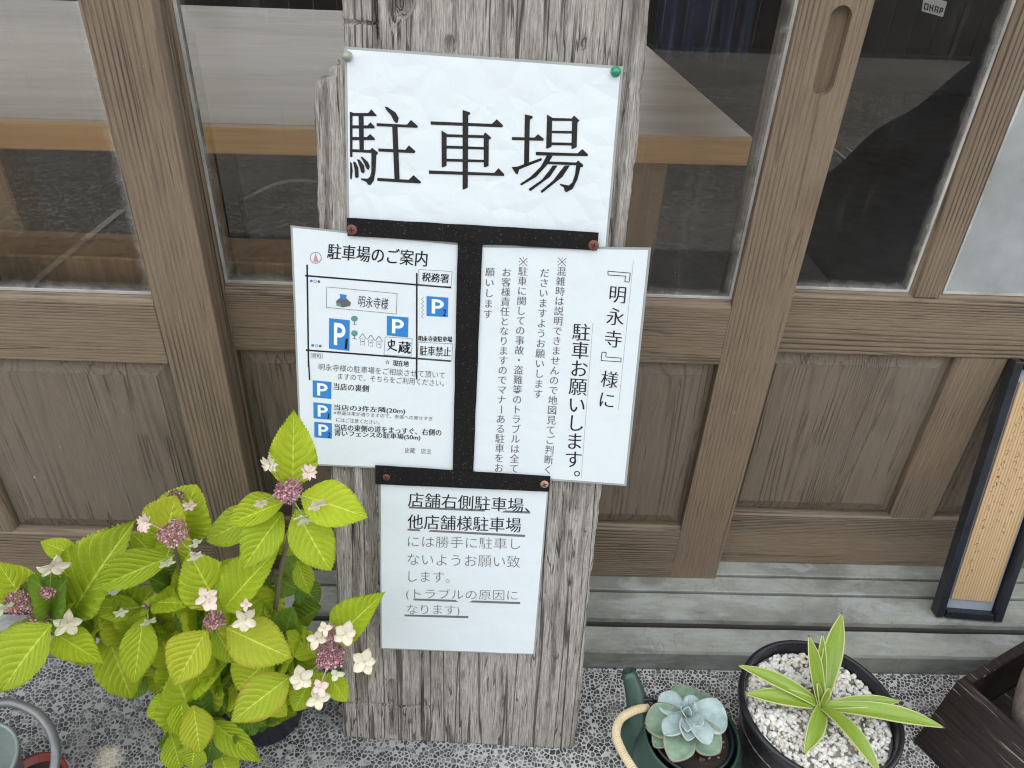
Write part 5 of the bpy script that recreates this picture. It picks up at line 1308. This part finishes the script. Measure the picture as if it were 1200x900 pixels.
# ---- narrow framed plaque leaning on the right door
a0 = Vector((.791, .862, .069)); a1 = Vector((.905, .853, .069)); topy = .972; HT = .50
fx = (a1-a0).normalized(); fy = (Vector((.782, topy, .069+math.sqrt(HT*HT-(topy-.862)**2)))-a0).normalized(); fz = fx.cross(fy).normalized(); fy = fz.cross(fx).normalized()
fp = empty('framed_plaque', (0, 0, 0), 'narrow black-framed wooden plaque with faint brush writing leaning on the right door', 'plaque')
FM = Matrix.Identity(4)
for i in range(3): FM[i][0], FM[i][1], FM[i][2], FM[i][3] = fx[i], fy[i], fz[i], a0[i]
fp.matrix_world = FM
BF = flat('black_frame', (.022, .025, .033), .35, bumps=.15, bscale=200, var=.4); MATB = flat('grey_mount', (.36, .40, .46), .6, bumps=.1)
PLQ = None
m = NT('striped_cedar'); v = m.coord((1, .03, 1)); wv = m.math('FRACT', m.math('ADD', m.math('MULTIPLY', m.n('ShaderNodeSeparateXYZ').outputs[0], 0.0), m.math('MULTIPLY', m.noise(v, 1, 1, .5), 0.0)))
bs = m.coord(); sx = m.n('ShaderNodeSeparateXYZ'); m.t.links.new(bs, sx.inputs[0])
ph = m.math('ADD', m.math('MULTIPLY', sx.outputs[0], 215.0), m.math('MULTIPLY', m.noise(v, 12, 3, .5), 5.0)); st_ = m.ramp(m.math('FRACT', ph), [(0, 1), (.25, .1), (.6, 0), (1, 1)])
c = m.mix(st_, (.64, .46, .26), (.40, .24, .11)); c = m.mix(m.ramp(m.noise(v, 30, 3, .6), [(.4, 0), (.7, .35)]), c, (.36, .24, .12)); m.fin(c, .5, m.bump(st_, .1, .001)); PLQ = m.m
W_ = .114; HT = .475
box('frame_side', 0, .0135, 0, HT, -.022, 0, BF, fp, .002, 2); box('frame_side', W_-.0135, W_, 0, HT, -.022, 0, BF, fp, .002, 2)
box('frame_end', .017, W_-.017, 0, .0145, -.022, -.0005, BF, fp, .002, 2); box('frame_end', .017, W_-.017, HT-.0145, HT, -.022, -.0005, BF, fp, .002, 2)
box('mount', .0168, W_-.0168, .0147, HT-.0147, -.020, -.012, MATB, fp, 0); box('wooden_plate', .0215, W_-.0205, .0345, HT-.035, -.0118, -.009, PLQ, fp, .0006)
rs_ = random.Random(3)
for col in range(3):
    x = .036+col*.0175; y = .40-.03*col
    V, F = [], []
    while y > .07+.05*((col*2) % 3):
        for sgi in range(rs_.choice([2, 3, 3, 4])):
            x0, y0 = x+rs_.uniform(-.0035, .0035), y+rs_.uniform(-.005, .005); x1_, y1_ = x0+rs_.uniform(-.0055, .0055), y0-rs_.uniform(.001, .006)
            q = bez((x0, y0, -.0087), ((x0+x1_)/2+rs_.uniform(-.003, .003), (y0+y1_)/2, -.0087), (x1_, y1_, -.0087), 5); wv_ = rs_.uniform(.00015, .0004)
            for i in range(5):
                d = (q[i+1]-q[i]).normalized(); nn = Vector((-d.y, d.x, 0))*wv_; b = len(V); V += [q[i]+nn, q[i]-nn, q[i+1]-nn, q[i+1]+nn]; F.append((b, b+1, b+2, b+3))
        y -= rs_.uniform(.012, .02)
    mesh_obj('brush_writing', V, F, BRUSH, fp)

# ---- grey metal can with a hoop handle and red pot, lower left
GZ = flat('grey_green_zinc', (.27, .32, .30), .45, metal=.25, bumps=.2, var=.25)
ZH = flat('dull_zinc_handle', (.20, .21, .215), .4, metal=.4, bumps=.4, bscale=160, var=.3)
BC = at_z(-42, 905, .10); bk = empty('metal_can', (BC.x, BC.y, 0), 'pale grey metal can with a thick hoop handle at the lower left corner', 'can')
lathe('body', [(.0001, 0), (.050, 0), (.052, .003), (.063, .105), (.066, .108), (.066, .112), (.063, .113), (.061, .108), (.051, .01), (.0001, .008)], GZ, bk, 64)
hh = [at_z(*p)-bk.location for p in ((-12,826,.112),(15,824,.118),(42,835,.120),(58,853,.118),(65,875,.112),(64,898,.10),(58,925,.085))]
Q = []
for i in range(len(hh)-1):
    p0 = hh[max(i-1, 0)]; p1 = hh[i]; p2 = hh[i+1]; p3 = hh[min(i+2, len(hh)-1)]
    for k_ in range(6):
        t = k_/6; Q.append(.5*((2*p1)+(p2-p0)*t+(2*p0-5*p1+4*p2-p3)*t*t+(3*p1-p0-3*p2+p3)*t**3))
tube('handle', Q, .0062, ZH, bk, 12)
RP = at_z(42, 925, .05); rp = empty('red_pot', (RP.x, RP.y, 0), 'dark red plant pot half hidden by the metal can at the lower left corner', 'pot')
lathe('pot_wall', [(.0001, 0), (.030, 0), (.040, .060), (.043, .062), (.043, .068), (.038, .068), (.036, .05), (.0001, .048)], flat('dark_red_plastic', (.22, .035, .03), .4), rp, 48)
lathe('soil', [(.0001, .056), (.02, .057), (.037, .055)], SOIL, rp, 24)
